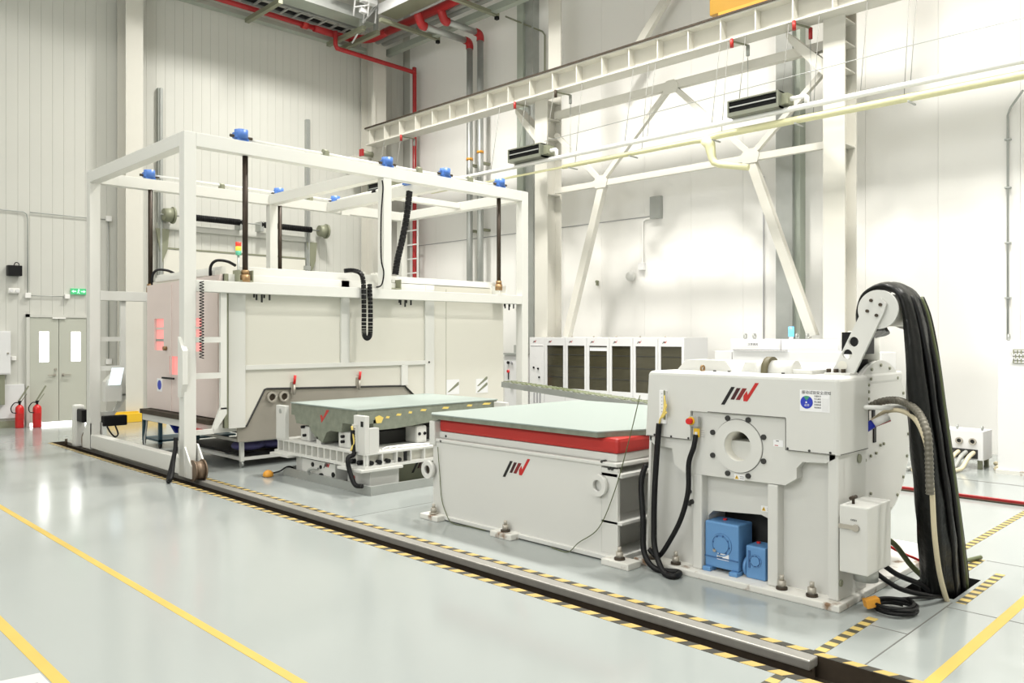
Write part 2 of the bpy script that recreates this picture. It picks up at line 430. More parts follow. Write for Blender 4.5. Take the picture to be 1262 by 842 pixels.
# vertical-lift sectional door behind the chamber
d2 = struct(bpy.data.objects.new('door_2', None)); C.objects.link(d2); d2.location = (8.6, YW, 0); ORG['door_2'] = (8.6, YW, 0)
for x in (6.86, 10.43):
    t = MB(); t.box(x - .05, x + .05, YW - .10, YW, 0, 7.06); t.box(x - .02, x + .02, YW - .13, YW - .10, 0, 7.06)
    t.obj('door_track', GALV, d2)
for i in range(5):
    z = .02 + i * .72
    box(6.93, 10.36, YW - .075, YW - .03, z, z + .71, bev=.006).obj('door_section', CHAMW, d2)
box(6.93, 10.36, YW - .085, YW - .03, 3.625, 3.66).obj('top_seal', OLIVE, d2)
box(6.8, 10.6, YW - .06, YW, 4.05, 4.18).obj('spring_beam', WALLGREY, d2)
t = MB(); t.cyl((6.8, YW - .22, 4.34), (10.85, YW - .22, 4.34), .016, 8); t.obj('shaft', GALV, d2)
for xa, xb in ((7.55, 8.62), (9.12, 10.42)):
    t = MB(); n = 60
    t.cyl((xa, YW - .22, 4.34), (xb, YW - .22, 4.34), .062, 14)
    for i in range(24):
        x = xa + (xb - xa) * i / 23; t.cyl((x - .012, YW - .22, 4.34), (x + .012, YW - .22, 4.34), .072, 14)
    sp = t.obj('torsion_spring', BLACK, d2)
    e = xb if xa < 8 else xa
    box(e - .04, e + .04, YW - .27, YW, 4.18, 4.40).obj('spring_bracket', GALV, sp)
for x in (6.96, 10.74):
    t = MB(); t.cyl((x - .09, YW - .22, 4.34), (x + .09, YW - .22, 4.34), .13, 20, .16); t.cyl((x + .09, YW - .22, 4.34), (x + .13, YW - .22, 4.34), .18, 20)
    t.obj('cable_drum', OLIVE, d2)
for x in (6.9, 10.52):
    t = MB(); t.plate([(x - .14, 4.05), (x + .14, 4.05), (x + .10, 3.6), (x - .02, 3.3)], 'y', YW - .12, YW - .06); t.obj('drum_bracket', OLIVE, d2)
t = MB(); t.box(10.3, 10.46, YW - .16, YW - .1, 3.36, 3.46); t.obj('door_sensor', GALV, d2)

# ------------------------------------------------------------------ wall fittings on the left wall
def wall_pipe(pts, r, m, name, label, cat, n=8, group=None): return tag(MB().tube(pts, r, n).obj(name, m), label, cat, group)
yq = YW - .03
wall_pipe([(2.0, yq, 4.14), (4.28, yq, 4.14), (4.34, yq, 4.10), (4.36, yq, 4.0), (4.36, yq, 2.58)], .011, GALV, 'conduit', 'thin grey conduit bending down the panel wall above the fire extinguishers', 'conduit')
wall_pipe([(4.4, yq, 4.14), (5.80, yq, 4.14)], .009, GALV, 'conduit', 'short horizontal conduit on the panel wall ending at a square white box', 'conduit')
wall_pipe([(5.83, yq, 4.1), (5.83, yq, 1.27)], .010, GALV, 'conduit', 'vertical conduit on the panel wall beside the cream column', 'conduit')
wall_pipe([(4.42, yq, 2.53), (5.0, yq, 2.53)], .008, GALV, 'conduit', 'short horizontal conduit just above the double door', 'conduit')
def jbox(x, z, s, label): tag(box(x - s, x + s, YW - .07, YW, z - s, z + s, bev=.008).obj('junction_box', WALLWHITE), label, 'junction box')
jbox(5.83, 4.16, .055, 'square white junction box at the top of the vertical conduit')
jbox(5.83, 1.22, .055, 'square white junction box at the foot of the vertical conduit')
jbox(4.36, 2.53, .05, 'white junction box above the left corner of the double door')
jbox(5.05, 2.53, .045, 'white junction box beside the green exit sign')
jbox(4.12, 1.32, .04, 'small white switch box left of the double door')
b = thing('wall_speaker', 'black box mounted high on the panel wall above the emergency lamp', 'speaker', (4.11, YW, 2.9))
box(4.0, 4.24, YW - .16, YW - .02, 2.89, 3.09, bev=.01).obj('body', BLACK, b)
t = MB(); t.tube(curve([(4.12, YW - .05, 3.09), (4.15, YW - .05, 3.15), (4.2, YW - .05, 3.14), (4.21, YW - .05, 3.09)], 4), .008, 6); t.obj('cable', BLACK, b)
box(4.08, 4.16, YW - .02, YW, 2.95, 3.03).obj('bracket', BLACK, b)
b = thing('emergency_lamp', 'white emergency lamp box under the black wall speaker', 'lamp', (4.12, YW, 2.6))
box(4.03, 4.22, YW - .06, YW, 2.56, 2.66, bev=.008).obj('body', WALLWHITE, b)
for x in (4.075, 4.175):
    t = MB(); t.cyl((x, YW - .06, 2.61), (x, YW - .09, 2.61), .032, 12); t.obj('lamp_head', CABW, b)
b = thing('exit_sign', 'lit green exit sign on the panel wall above the double door', 'sign', (5.26, YW, 2.58))
box(5.12, 5.40, YW - .045, YW, 2.58, 2.70, bev=.005).obj('body', EXITG, b)
for sg in (-1, 1):
    cx = 5.26 + sg * .09
    t = MB(); t.plate([(cx + sg * .04, 2.64), (cx, 2.67), (cx, 2.65), (cx - sg * .045, 2.65), (cx - sg * .045, 2.63), (cx, 2.63), (cx, 2.61)][::sg], 'y', YW - .048, YW - .045); t.obj('arrow', EXITW, b)
t = MB(); t.cyl((5.262, YW - .045, 2.682), (5.262, YW - .048, 2.682), .010, 10)
t.beam((5.262, YW - .0465, 2.67), (5.255, YW - .0465, 2.635), .003, .018, (1, 0, 0)); t.beam((5.255, YW - .0465, 2.64), (5.275, YW - .0465, 2.595), .003, .010, (1, 0, 0)); t.beam((5.255, YW - .0465, 2.64), (5.235, YW - .0465, 2.60), .003, .010, (1, 0, 0)); t.beam((5.24, YW - .0465, 2.655), (5.285, YW - .0465, 2.66), .003, .008, (0, 0, 1))
t.obj('running_figure', EXITW, b)
b = thing('distribution_box', 'grey wall distribution box at the left edge above the fire extinguishers', 'cabinet', (3.9, YW, 1.0))
box(3.55, 4.04, YW - .18, YW - .002, 1.02, 1.84, bev=.006).obj('body', CABW, b)
box(3.57, 4.02, YW - .19, YW - .18, 1.04, 1.82, bev=.003).obj('door', CABW, b)
t = MB(); t.cyl((3.99, YW - .19, 1.42), (3.99, YW - .205, 1.42), .018, 10); t.obj('lock', STEEL, b)
box(3.2, 3.95, YW - .15, YW, .45, 1.02).obj('cable_duct', OLIVE, b)
b = tag(box(3.72, 4.3, YW - .045, YW, .18, .82, bev=.005).obj('hatch_cover', CABW), 'plain white cover panel on the wall behind the fire extinguishers', 'panel')
tag(box(3.3, 4.3, YW - .05, YW, 0, .13).obj('skirting_strip', OLIVE), 'dark skirting strip on the wall behind the fire extinguishers', 'skirting')

def extinguisher(x, y, label):
    b = thing('fire_extinguisher', label, 'extinguisher', (x, y, 0), 'fire extinguishers beside the double door')
    MB().lathe([(.068, .0), (.075, .012), (.075, .36), (.066, .40), (.035, .43), (.022, .44)], (x, y, 0)).obj('cylinder', REDX, b)
    t = MB(); t.lathe([(.02, .44), (.02, .48), (.03, .485), (.03, .515)], (x, y, 0), 12); v = t.obj('valve', BLACK, b)
    t = MB(); t.beam((x - .02, y, .50), (x + .15, y, .79), .022, .03, (0, 1, 0)); t.beam((x + .02, y, .49), (x + .12, y, .64), .012, .014, (0, 1, 0)); t.obj('horn', OLIVE, b)
    t = MB(); t.tube(curve([(x, y - .02, .47), (x - .09, y - .05, .485), (x - .155, y - .06, .40), (x - .14, y - .06, .31), (x - .07, y - .07, .29)], 6), .010, 6); t.obj('hose', BLACK, b)
    box(x - .035, x + .035, y - .079, y - .073, .16, .28).obj('label_sticker', RED, b)
extinguisher(4.18, 17.48, 'red fire extinguisher farther left beside the double door')
extinguisher(4.44, 17.34, 'red fire extinguisher next to the double door frame')

# cream columns against the left wall
def hcol_x(name, x0, x1, y0, y1, label):
    """H section, flanges facing -y and +y"""
    b = thing(name, label, 'column', ((x0 + x1) / 2, y1, 0))
    box(x0, x1, y0, y0 + .03, 0, ZC).obj('flange', STEELW, b)
    box(x0, x1, y1 - .03, y1, 0, ZC).obj('flange', STEELW, b)
    box((x0 + x1) / 2 - .02, (x0 + x1) / 2 + .02, y0 + .03, y1 - .03, 0, ZC).obj('web', STEELW, b)
    return b
hcol_x('steel_column', 5.99, 6.33, 17.14, 17.64, 'cream steel column against the panel wall right of the double door')
b = hcol_x('steel_column', 12.0, 12.4, 17.1, 17.64, 'cream steel column in the corner of the two walls')
box(11.95, 12.02, 17.02, 17.1, 6.0, 7.95).obj('side_plate', STEELW, b)

# ------------------------------------------------------------------ structure on the right wall: columns, girder, bracing
def hcol_y(y0, y1, label, haunch):
    b = thing('steel_column', label, 'column', (12.3, (y0 + y1) / 2, 0))
    x0, x1 = 12.0, 12.44
    box(x0, x0 + .03, y0, y1, 0, 6.55).obj('flange', STEELW, b)
    box(x1 - .03, x1, y0, y1, 0, ZC).obj('flange', STEELW, b)
    box(x0 + .03, x1 - .03, (y0 + y1) / 2 - .02, (y0 + y1) / 2 + .02, 0, 6.55).obj('web', STEELW, b)
    for z in (4.62, 5.75, 6.15, 6.5):
        box(x0 + .03, x1 - .03, y0 + .01, y1 - .01, z, z + .02).obj('stiffener_plate', STEELW, b)
    # diagonal haunches under the girder on both sides
    ym = (y0 + y1) / 2
    for sg in ((1, -1) if haunch == 2 else (1,)):
        ye = y1 if sg > 0 else y0
        t = MB(); t.plate([(ye, 5.7), (ye, 5.95), (ye + sg * .62, 6.55), (ye + sg * .62, 6.45), (ye + sg * .45, 6.2)][::sg], 'x', 12.05, 12.38)
        t.obj('haunch', STEELW, b)
    return b
hcol_y(11.08, 11.42, 'cream steel column of the truss wall nearer the lifting frame', 1)
hcol_y(5.05, 5.38, 'cream steel column of the truss wall behind the shaker', 1)

g = thing('crane_girder', 'long cream crane runway girder with rib stiffeners along the right wall', 'girder', (11.9, 11, 6.55))
t = MB(); gy0, gy1 = -2.0, 17.06
box(11.72, 12.12, gy0, gy1, 6.92, 6.95).obj('top_flange', STEELW, g)
box(11.74, 12.10, gy0, gy1, 6.55, 6.58).obj('bottom_flange', STEELW, g)
box(11.905, 11.935, gy0, gy1, 6.58, 6.92).obj('web', STEELW, g)
y = 16.9; st = None
while y > 1.5:
    if st is None:
        st = box(11.74, 11.905, y - .012, y + .012, 6.58, 6.92).obj('rib', STEELW, g); y00 = y
    else:
        c = st.copy(); C.objects.link(c); c.parent = g; c.location.y = y - y00
    y -= .62
tag(box(11.70, 11.76, gy0, gy1, 6.95, 6.985).obj('crane_rail', RUST), 'dark brown crane rail running along the top of the cream girder', 'rail')
b = thing('crane_end_truck', 'yellow crane end truck sitting on the runway girder', 'crane', (11.92, 6, 6.95))
box(11.80, 12.06, 3.9, 7.22, 7.07, 7.42, bev=.01).obj('body', CRANEY, b)
box(11.78, 12.08, 3.9, 7.05, 7.02, 7.07).obj('lower_flange', ORANGE, b)
for y in (6.95, 4.2):
    t = MB(); t.cyl((11.87, y, 7.05), (11.97, y, 7.05), .1, 20); t.obj('wheel', BRASS, b)
t = MB(); t.tube([(11.76, 6.6, 7.33), (11.76, 5.6, 7.33)], .03, 8); t.obj('buffer_pipe', BRASS, b)

def brace(p0, p1, wd, ht, label, m=STEELW, ch=True, up=(1, 0, 0)):
    b = thing('wall_brace', label, 'brace', p0)
    t = MB(); t.beam(p0, p1, .012, wd, up) if False else t.beam(p0, p1, wd, .014, up); t.obj('flange', m, b)
    d = (Vector(p1) - Vector(p0)).normalized(); sd = d.cross(Vector(up)).normalized()
    for s_ in (-1, 1):
        o = sd * (s_ * (wd / 2 - .008)) + Vector((ht / 2, 0, 0))
        t = MB(); t.beam(Vector(p0) + o, Vector(p1) + o, .014, ht, up); t.obj('leg', m, b)
    return b
bx = 12.22
brace((bx, 11.08, 4.70), (bx, 5.38, 4.70), .11, .09, 'horizontal cream brace at mid height between the two wall columns')
brace((bx, 11.08, 6.24), (bx, 5.38, 6.24), .145, .11, 'upper horizontal cream brace just below the crane girder')
brace((bx, 9.85, 4.76), (bx, 8.32, 6.20), .085, .08, 'slanting brace left of the truss apex, rising to the right')
brace((bx, 6.72, 4.76), (bx, 8.22, 6.20), .085, .08, 'slanting brace right of the truss apex, rising to the left')
brace((bx, 6.68, 4.76), (bx, 5.40, 5.92), .085, .08, 'short slanting brace meeting the column behind the shaker')
brace((bx, 9.90, 4.76), (bx, 11.06, 5.85), .085, .08, 'short slanting brace meeting the column near the lifting frame')
brace((bx, 9.86, 4.66), (bx, 10.78, 1.74), .15, .12, 'long lower diagonal brace running down behind the dark cabinets')
brace((bx, 6.72, 4.66), (bx, 5.66, 1.74), .15, .12, 'long lower diagonal brace running down behind the shaker')
for y, z, l in ((9.87, 4.72, 'gusset plate joining braces above the dark cabinets'), (6.71, 4.72, 'gusset plate joining braces beside the pale yellow drop pipe'), (8.27, 6.2, 'gusset plate at the top of the truss triangle')):
    t = MB(); t.plate([(y - .13, z - .11), (y + .13, z - .11), (y + .17, z + .03), (y + .08, z + .13), (y - .08, z + .13), (y - .17, z + .03)], 'x', bx - .02, bx - .008)
    tag(t.obj('gusset_plate', STEELW), l, 'plate')
# big diagonal above the girder
brace((12.9, 9.9, 7.0), (12.9, 7.6, 9.6), .16, .1, 'cream diagonal brace above the crane girder')

# fan coil heaters hung on the right wall
def heater(y0, y1, z0, z1, x0, label, xd=.42):
    b = thing('unit_heater', label, 'heater', (x0 + .2, (y0 + y1) / 2, z0), 'ceiling hung unit heaters')
    hy = [(y0 + .03, z0 + .06), (y1 - .02, z0 + .06), (y1 - .02, z1 - .02), (y0 + .03, z1 - .02)]
    t = MB(); t.plate([(y0, z0), (y1, z0), (y1, z1), (y0, z1)], 'x', x0, x0 + .03, [hy]); t.obj('front_frame', HEATG, b)
    t = MB(); t.box(x0 + .03, x0 + xd, y0, y1, z0, z0 + .03); t.box(x0 + .03, x0 + xd, y0, y1, z1 - .02, z1); t.box(x0 + .03, x0 + xd, y0, y0 + .02, z0, z1); t.box(x0 + .03, x0 + xd, y1 - .02, y1, z0, z1)
    t.obj('casing', HEATG, b)
    box(x0 + .035, x0 + .055, y0 + .02, y1 - .02, z0 + .03, z1 - .02).obj('core', BLACK, b)
    zm = (z0 + z1) / 2 + .02
    box(x0 + .008, x0 + .034, y0 + .05, y1 - .03, zm - .009, zm + .009).obj('louvre', GALV, b)
    for yy in (y0 + .06, y1 - .06):
        t = MB(); t.cyl((x0 + .25, yy, z1), (11.76, yy, 6.56), .006, 5); t.obj('drop_rod', WIRE, b)
    box(x0 + .1, x0 + .3, y0 - .10, y0, z0 + .05, z1 - .04).obj('connection_box', OLIVE, b)
    return b
heater(10.62, 11.5, 5.2, 5.46, 11.3, 'grey unit heater with black louvre beside the column near the lifting frame')
heater(5.75, 6.6, 5.17, 5.42, 11.3, 'grey unit heater with black louvre at upper right above the shaker')
heater(15.55, 16.35, 5.12, 5.42, 11.3, 'small dark unit heater far behind the top of the lifting frame')

# white and pale yellow pipes hung along the right wall
p = thing('water_pipe', 'long straight white pipe hung along the right wall', 'pipe', (11.5, 8, 5.15))
MB().cyl((11.5, 14.5, 5.15), (11.5, -1, 5.15), .042, 12).obj('pipe', WPIPE, p)
for y, z in ((10.42, 5.32), (5.45, 5.30)):
    t = MB(); t.tube([(11.5, y - .05, 5.17), (11.5, y - .05, z - .02), (11.5, y - .03, z), (11.5, y + .28, z)], .035, 10); t.obj('branch_pipe', WPIPE, p)
p = thing('insulated_pipe', 'pale yellow insulated pipe with a drop leg hung under the white pipe', 'pipe', (11.55, 7, 4.97))
t = MB(); t.tube([(11.55, 10.25, 4.97), (11.55, 7.35, 4.97), (11.55, 7.2, 4.96), (11.55, 6.9, 4.985), (11.55, -1, 4.985)], [.04, .045, .05, .055, .06], 12); t.obj('pipe', YPIPE, p)
MB().cyl((11.55, 14.2, 4.97), (11.55, 10.25, 4.97), .022, 10).obj('thin_pipe', YPIPE, p)
t = MB(); t.tube([(11.55, 7.12, 4.95), (11.55, 7.06, 4.85), (11.55, 7.02, 4.64), (11.55, 6.98, 4.56), (11.55, 6.88, 4.51), (11.6, 6.4, 4.40)], [.11, .09, .065, .06, .055, .05], 12); t.obj('drop_leg', YPIPE, p)
for y in (8.6, 6.95, 5.55, 3.95, 10.0):
    t = MB(); t.box(11.42, 11.68, y - .012, y + .012, 4.895, 4.915); t.obj('clip', GALV, p)
MB().tube([(11.3, -1, 5.62), (11.3, 4, 5.60), (11.3, 10.5, 5.46)], .006, 6).obj('wire_rope', GALV); tag(bpy.data.objects['wire_rope'], 'thin catenary wire stretched along the right wall above the white pipe', 'wire')
# thin hanging rods from the girder down to the pipes
ORD = ('first', 'second', 'third', 'fourth', 'fifth', 'sixth', 'seventh', 'eighth', 'ninth', 'tenth', 'eleventh')
for i, (y, zb) in enumerate(((12.2, 5.15), (9.95, 4.97), (8.75, 5.15), (8.42, 4.97), (8.27, 5.15), (7.0, 5.15), (6.85, 4.985), (5.33, 4.985), (4.62, 5.15), (4.05, 4.985), (3.95, 5.15))):
    tag(MB().cyl((11.76, y, 6.56), (11.5 if zb > 5.1 else 11.55, y, zb), .005, 5).obj('hanger_rod', WIRE), f'thin steel rod from the crane girder to the wall pipes, {ORD[i]} from the left', 'rod', 'hanger rods along the crane girder')
# clamps with red caps under the girder
for y, l in ((6.78, 'red capped beam clamp under the girder left of the upper right heater'), (5.72, 'beam clamp with red insulator beside the column behind the shaker'), (10.62, 'beam clamp under the girder at the column near the lifting frame'), (11.75, 'beam clamp under the girder left of the column near the lifting frame'), (15.6, 'red capped beam clamp under the far end of the girder')):
    b = thing('beam_clamp', l, 'clamp', (11.75, y, 6.5))
    t = MB(); t.cyl((11.75, y, 6.56), (11.75, y, 6.42), .03, 10); t.obj('cap', RED if y != 10.62 else RUST, b)
    t = MB(); t.beam((11.75, y, 6.52), (12.05, y - .12, 6.5), .028, .022); t.obj('arm', OLIVE, b)
    t = MB(); t.cyl((12.05, y - .12, 6.50), (12.05, y - .12, 6.33), .03, 10); t.obj('insulator', REDP if y < 6 else GALV, b)
    t = MB(); t.cyl((12.05, y - .12, 6.33), (12.05, y - .12, 5.3), .006, 5); t.obj('hanging_wire', GALV, b)
b = thing('end_stop', 'red and olive buffer at the far end of the crane girder', 'buffer', (11.8, 17.2, 6.3))
t = MB(); t.cyl((11.6, 17.0, 6.33), (11.9, 17.0, 6.33), .07, 12); t.obj('buffer', OLIVE, b)
box(11.55, 11.6, 16.93, 17.07, 6.25, 6.42).obj('red_cap', REDP, b)
box(11.5, 12.1, 17.2, 17.6, 6.05, 6.3).obj('bracket', STEELW, b)

# vertical pipes and ducts on the right wall
xr = 13.1
def riser(y, zt, label):
    b = thing('riser_pipe', label, 'pipe', (xr, y, 0), 'galvanized riser pipes in the corner')
    xi = 11.63 if y > 14.5 else 11.99
    MB().cyl((xr, y, 0.0), (xr, y, zt - .12), .075, 16).obj('pipe', GALV, b)
    MB().tube(curve([(xr, y, zt - .14), (xr, y, zt - .04), (xr - .05, y, zt + .03), (xr - .16, y, zt + .04)], 4), .09, 14).obj('elbow', REDP, b)
    MB().cyl((xr - .15, y, zt + .04), (xi + .08, y, zt + .04), .075, 14).obj('run_pipe', GALV, b)
    MB().tube(curve([(xi + .1, y, zt + .04), (xi, y, zt + .05), (xi - .06, y, zt + .14), (xi - .12, y, zt + .28)], 4), .10, 14).obj('coupling', REDP, b)
    MB().ring((xr, y, 6.2 + (y - 14) * -.3), (xr, y, 6.26 + (y - 14) * -.3), .085, .07, 16).obj('band', ORANGE, b)
    for z in (7.55, 5.9, 4.3):
        box(xr + .05, XW, y - .04, y + .04, z - .03, z + .03).obj('wall_bracket', OLIVE, b)
riser(14.65, 8.85, 'galvanized riser pipe with red elbow, farther into the corner')
riser(14.27, 8.95, 'galvanized riser pipe with red elbow, nearer the wide cable duct')
b = thing('cable_duct', 'wide galvanized cable duct climbing the wall beside the riser pipes', 'duct', (13.2, 12.95, 0))
box(13.12, XW, 12.86, 13.05, 0, ZC).obj('duct_cover', DUCTG, b); box(13.2, XW, 12.62, 12.86, 0, ZC).obj('duct_body', GALV, b)
b = thing('cable_duct', 'grey galvanized cable duct climbing the wall behind the shaker', 'duct', (13.2, 6.55, 0))
box(13.12, XW, 6.42, 6.72, 0, 8.2).obj('duct_cover', GALV, b); box(13.2, XW, 6.32, 6.42, 0, 8.2).obj('duct_body', DUCTG, b)
wall_pipe([(xr + .2, 12.35, 5.5), (xr + .2, 12.35, 8.5), (xr + .2, 12.42, 8.6), (xr - .1, 13.3, 9.1)], .02, OLIVE, 'thin_pipe', 'thin olive pipe beside the wide cable duct near the ceiling tray', 'pipe')
wall_pipe([(XW - .03, 7.08, 0.2), (XW - .03, 7.08, 4.6)], .012, PRINTG, 'conduit', 'thin vertical conduit on the right wall left of the grey cable duct', 'conduit')
wall_pipe([(XW - .04, 5.9, 0.2), (XW - .04, 5.9, 6.3)], .010, GALV, 'conduit', 'thin vertical conduit between the grey duct and the column behind the shaker', 'conduit')
b = thing('dangling_wire', 'thin reddish wire dangling from the conduit left of the shaker column', 'wire', (XW - .1, 5.7, 3.0))
t = MB(); t.tube(curve([(XW - .06, 5.88, 3.9), (XW - .1, 5.72, 3.8), (XW - .1, 5.7, 3.4), (XW - .1, 5.85, 3.1), (XW - .1, 5.6, 2.85), (XW - .1, 5.42, 2.75)], 6), .006, 5); t.obj('wire', RED, b)
t = MB(); t.ring((XW - .06, 5.87, 3.88), (XW - .08, 5.87, 3.88), .03, .018, 10); t.obj('loop', BLACK, b)
b = thing('wall_tube', 'thin grey tube with clips climbing the right wall above the tall cabinet', 'pipe', (XW - .04, 3.22, 1.7))
t = MB(); t.tube([(XW - .04, 3.25, 1.6), (XW - .04, 3.25, 4.95), (XW - .08, 3.2, 5.05), (XW - .3, 3.0, 5.2)], .016, 8); t.obj('tube', GALV, b)
for z in (2.3, 3.1, 3.9, 4.6): box(XW - .065, XW, 3.21, 3.29, z - .01, z + .01).obj('clip', GALV, b)
b = thing('wall_detector', 'white globe detector hanging under a curved conduit on the right wall', 'detector', (XW - .1, 9.8, 3.0))
MB().sphere((XW - .12, 9.95, 2.96), .105).obj('globe', WHITE, b)
t = MB(); t.tube(curve([(XW - .03, 9.4, 4.1), (XW - .03, 9.68, 4.08), (XW - .03, 9.72, 3.9), (XW - .03, 9.72, 3.3), (XW - .03, 9.72, 3.2)], 5), .022, 8); t.obj('conduit', WALLWHITE, b)
box(XW - .08, XW, 9.66, 9.80, 3.08, 3.22).obj('junction', CABW, b)
box(XW - .1, XW, 9.25, 9.5, 4.08, 4.52, bev=.005).obj('control_box', GALV, b)
t = MB(); t.cyl((XW, 10.9, 2.9), (XW - .06, 10.9, 2.9), .03, 10); t.box(XW - .05, XW, 10.88, 10.92, 2.82, 2.9)
tag(t.obj('wall_hook', OLIVE), 'small dark hook on the right wall left of the globe detector', 'hook')
b = thing('cable_ladder', 'small white vertical cable ladder over the red sprinkler pipe', 'ladder', (13.1, 16.9, 3))
for i in range(6):
    box(12.98, 13.01, 16.55, 17.05, 3.0 + .37 * i, 3.03 + .37 * i).obj('rung', WPIPE, b)
box(12.98, 13.01, 16.53, 16.56, 0, 5.0).obj('side_rail', WPIPE, b)

# red sprinkler pipe
wall_pipe(curve([(10.72, 16.84, 9.1), (10.72, 16.84, 8.78)], 1) + curve([(10.76, 16.84, 8.70), (11.9, 16.84, 8.68), (13.02, 16.84, 8.66), (13.1, 16.84, 8.63), (13.12, 16.84, 8.5), (13.12, 16.84, 5.0), (13.12, 16.84, 0.0)], 4), .055, REDP, 'sprinkler_pipe', 'red sprinkler pipe stepping off the overhead tray and down the corner wall', 'pipe', 12)

# overhead services: channel, red main, ladder tray and duct along the left wall, then turning along the right wall
o1 = thing('red_main_pipe', 'red fire main running along the overhead tray and turning at the corner', 'pipe', (9, 17.1, 9.2))
MB().tube([(6.4, 17.15, 9.16), (11.6, 17.15, 9.16)], .06, 12).obj('pipe', REDP, o1)
MB().tube(curve([(10.3, 17.12, 9.16), (11.2, 17.1, 9.16), (11.75, 16.9, 9.2), (11.85, 16.3, 9.25)], 5), .10, 12).obj('elbow', REDP, o1)
MB().tube([(11.85, 16.4, 9.25), (11.85, 8.0, 9.25)], .10, 12).obj('pipe', REDP, o1)
for x in (10.05, 10.75, 11.4): MB().cyl((x - .07, 17.13, 9.16), (x + .07, 17.13, 9.16), .10, 12).obj('coupling', RED, o1)
ch = thing('strut_channel', 'grey steel strut channel carrying the services along the panel wall', 'channel', (9, 17.4, 9.0))
box(6.4, 11.95, 17.32, 17.52, 9.02, 9.12).obj('channel', DUCTG, ch)
for x in (8.75, 10.9, 11.3):
    t = MB(); t.box(x - .05, x + .05, 15.9, 17.45, 8.93, 9.03); t.obj('cross_support', OLIVE, ch)
    box(x - .04, x + .04, 15.95, 16.05, 9.0, 10.2).obj('drop_rod', GALV, ch)
lt = thing('ladder_tray', 'open rung cable tray with black cables beneath the ceiling along the panel wall', 'tray', (9, 16.8, 9.2))
for yy in (16.55, 17.02): box(0.0, 11.5, yy - .015, yy + .015, 9.18, 9.28).obj('side_rail', GALV, lt)
x = 0.1; rg = None
while x < 11.4:
    if rg is None: rg = box(x - .025, x + .025, 16.56, 17.01, 9.18, 9.21).obj('rung', GALV, lt); x00 = x
    else:
        c = rg.copy(); C.objects.link(c); c.parent = lt; c.location.x = x - x00
    x += .33
for yy in (16.63, 16.95): MB().tube([(0.0, yy, 9.255)] + [(7 + .6 * i, yy + random.uniform(-.03, .03), 9.255) for i in range(7)] + [(11.3, yy, 9.255)], .045, 8).obj('cable', BLACK, lt)
ad = thing('trunking', 'closed grey cable trunking with pale side along the panel wall near the ceiling', 'trunking', (9, 16.2, 9.3))
box(0.0, 11.3, 15.95, 16.45, 9.2, 9.24).obj('underside', DUCTG, ad)
box(0.0, 11.3, 15.93, 15.95, 9.18, 9.42).obj('side_panel', GALV, ad); box(0.0, 11.3, 16.45, 16.47, 9.2, 9.42).obj('side_panel', GALV, ad)
box(0.0, 11.3, 15.95, 16.45, 9.40, 9.42).obj('cover', GALV, ad)
ad = thing('trunking', 'closed grey cable trunking turning toward the camera along the right wall', 'trunking', (11.3, 12, 9.3))
box(11.1, 11.62, 7.0, 15.6, 9.28, 9.32).obj('underside', OLIVE, ad)
box(11.08, 11.10, 7.0, 15.6, 9.26, 9.50).obj('side_panel', CABW, ad); box(11.62, 11.64, 7.0, 15.6, 9.28, 9.5).obj('side_panel', GALV, ad)
box(11.1, 11.62, 7.0, 15.6, 9.48, 9.50).obj('cover', GALV, ad)
sp = thing('galvanized_pipe_pair', 'pair of galvanized pipes beneath the ceiling along the right wall', 'pipe', (12.4, 12, 9.2))
for x in (12.07, 12.27): MB().cyl((x, 17.02, 9.25), (x, 7.0, 9.25), .08, 12).obj('pipe', GALV, sp)
box(12.5, 12.66, 7.0, 17.3, 9.05, 9.2).obj('channel', DUCTG, sp)
for y in (15.4, 13.3):
    box(11.0, 12.75, y - .05, y + .05, 9.02, 9.1).obj('cross_support', OLIVE, sp)
    box(12.68, 12.76, y - .04, y + .04, 8.95, 9.25).obj('end_bracket', BLACK, sp)
lm = thing('hanging_bracket', 'white tubular hanger frame below the tray corner near the ceiling', 'bracket', (10.9, 15.9, 9.0))
t = MB()
for x, y in ((10.5, 15.7), (10.9, 15.9), (10.75, 15.5), (11.1, 15.7)): t.tube([(x, y, 10.2), (x + .03, y, 9.6), (x, y + .04, 9.1)], .022, 6)
t.tube([(10.5, 15.72, 9.3), (10.75, 15.5, 9.35)], .02, 6); t.tube([(10.9, 15.9, 9.15), (11.1, 15.7, 9.45)], .02, 6); t.tube([(11.05, 15.7, 9.5), (10.9, 16.4, 8.75)], .02, 6)
t.obj('hanger_tube', CABW, lm)
box(10.6, 11.0, 15.5, 15.65, 9.42, 9.52).obj('cross_bar', CABW, lm); box(10.62, 10.78, 15.6, 15.7, 9.2, 9.3).obj('lamp_block', CABW, lm)
t = MB(); t.plate([(9.9, 9.5), (10.6, 9.45), (10.6, 9.9)], 'y', 15.7, 15.72); t.obj('gusset', DUCTG, lm)

# ------------------------------------------------------------------ rails, tapes and seams in the floor
r = thing('floor_rail', 'worn steel rail sunk in the floor, running from the lifting frame to the foreground', 'rail', (4.19, 8, -.13))
box(4.185, 4.288, 1.95, 14.7, -.05, .006, bev=.01).obj('rail_head', RAIL, r)
box(4.22, 4.25, 1.95, 14.7, -.13, -.05).obj('rail_web', RUST, r)
box(4.16, 4.296, 1.0, 14.7, -.13, -.118).obj('rail_foot', RUST, r)
r = thing('floor_rail', 'dark reddish far rail on the floor to the right of the shaker', 'rail', (9.95, 4, 0))
box(9.55, 9.66, 0.4, 12.8, 0.0, .015).obj('rail_bed', RUST, r); box(9.585, 9.625, 0.4, 12.8, .015, .04).obj('rail_head', REDP, r)
tag(box(3.915, 3.978, 0.7, 14.7, 0, .0022).obj('hazard_tape', HAZD), 'diagonal hazard tape along the camera side of the near floor rail', 'tape')
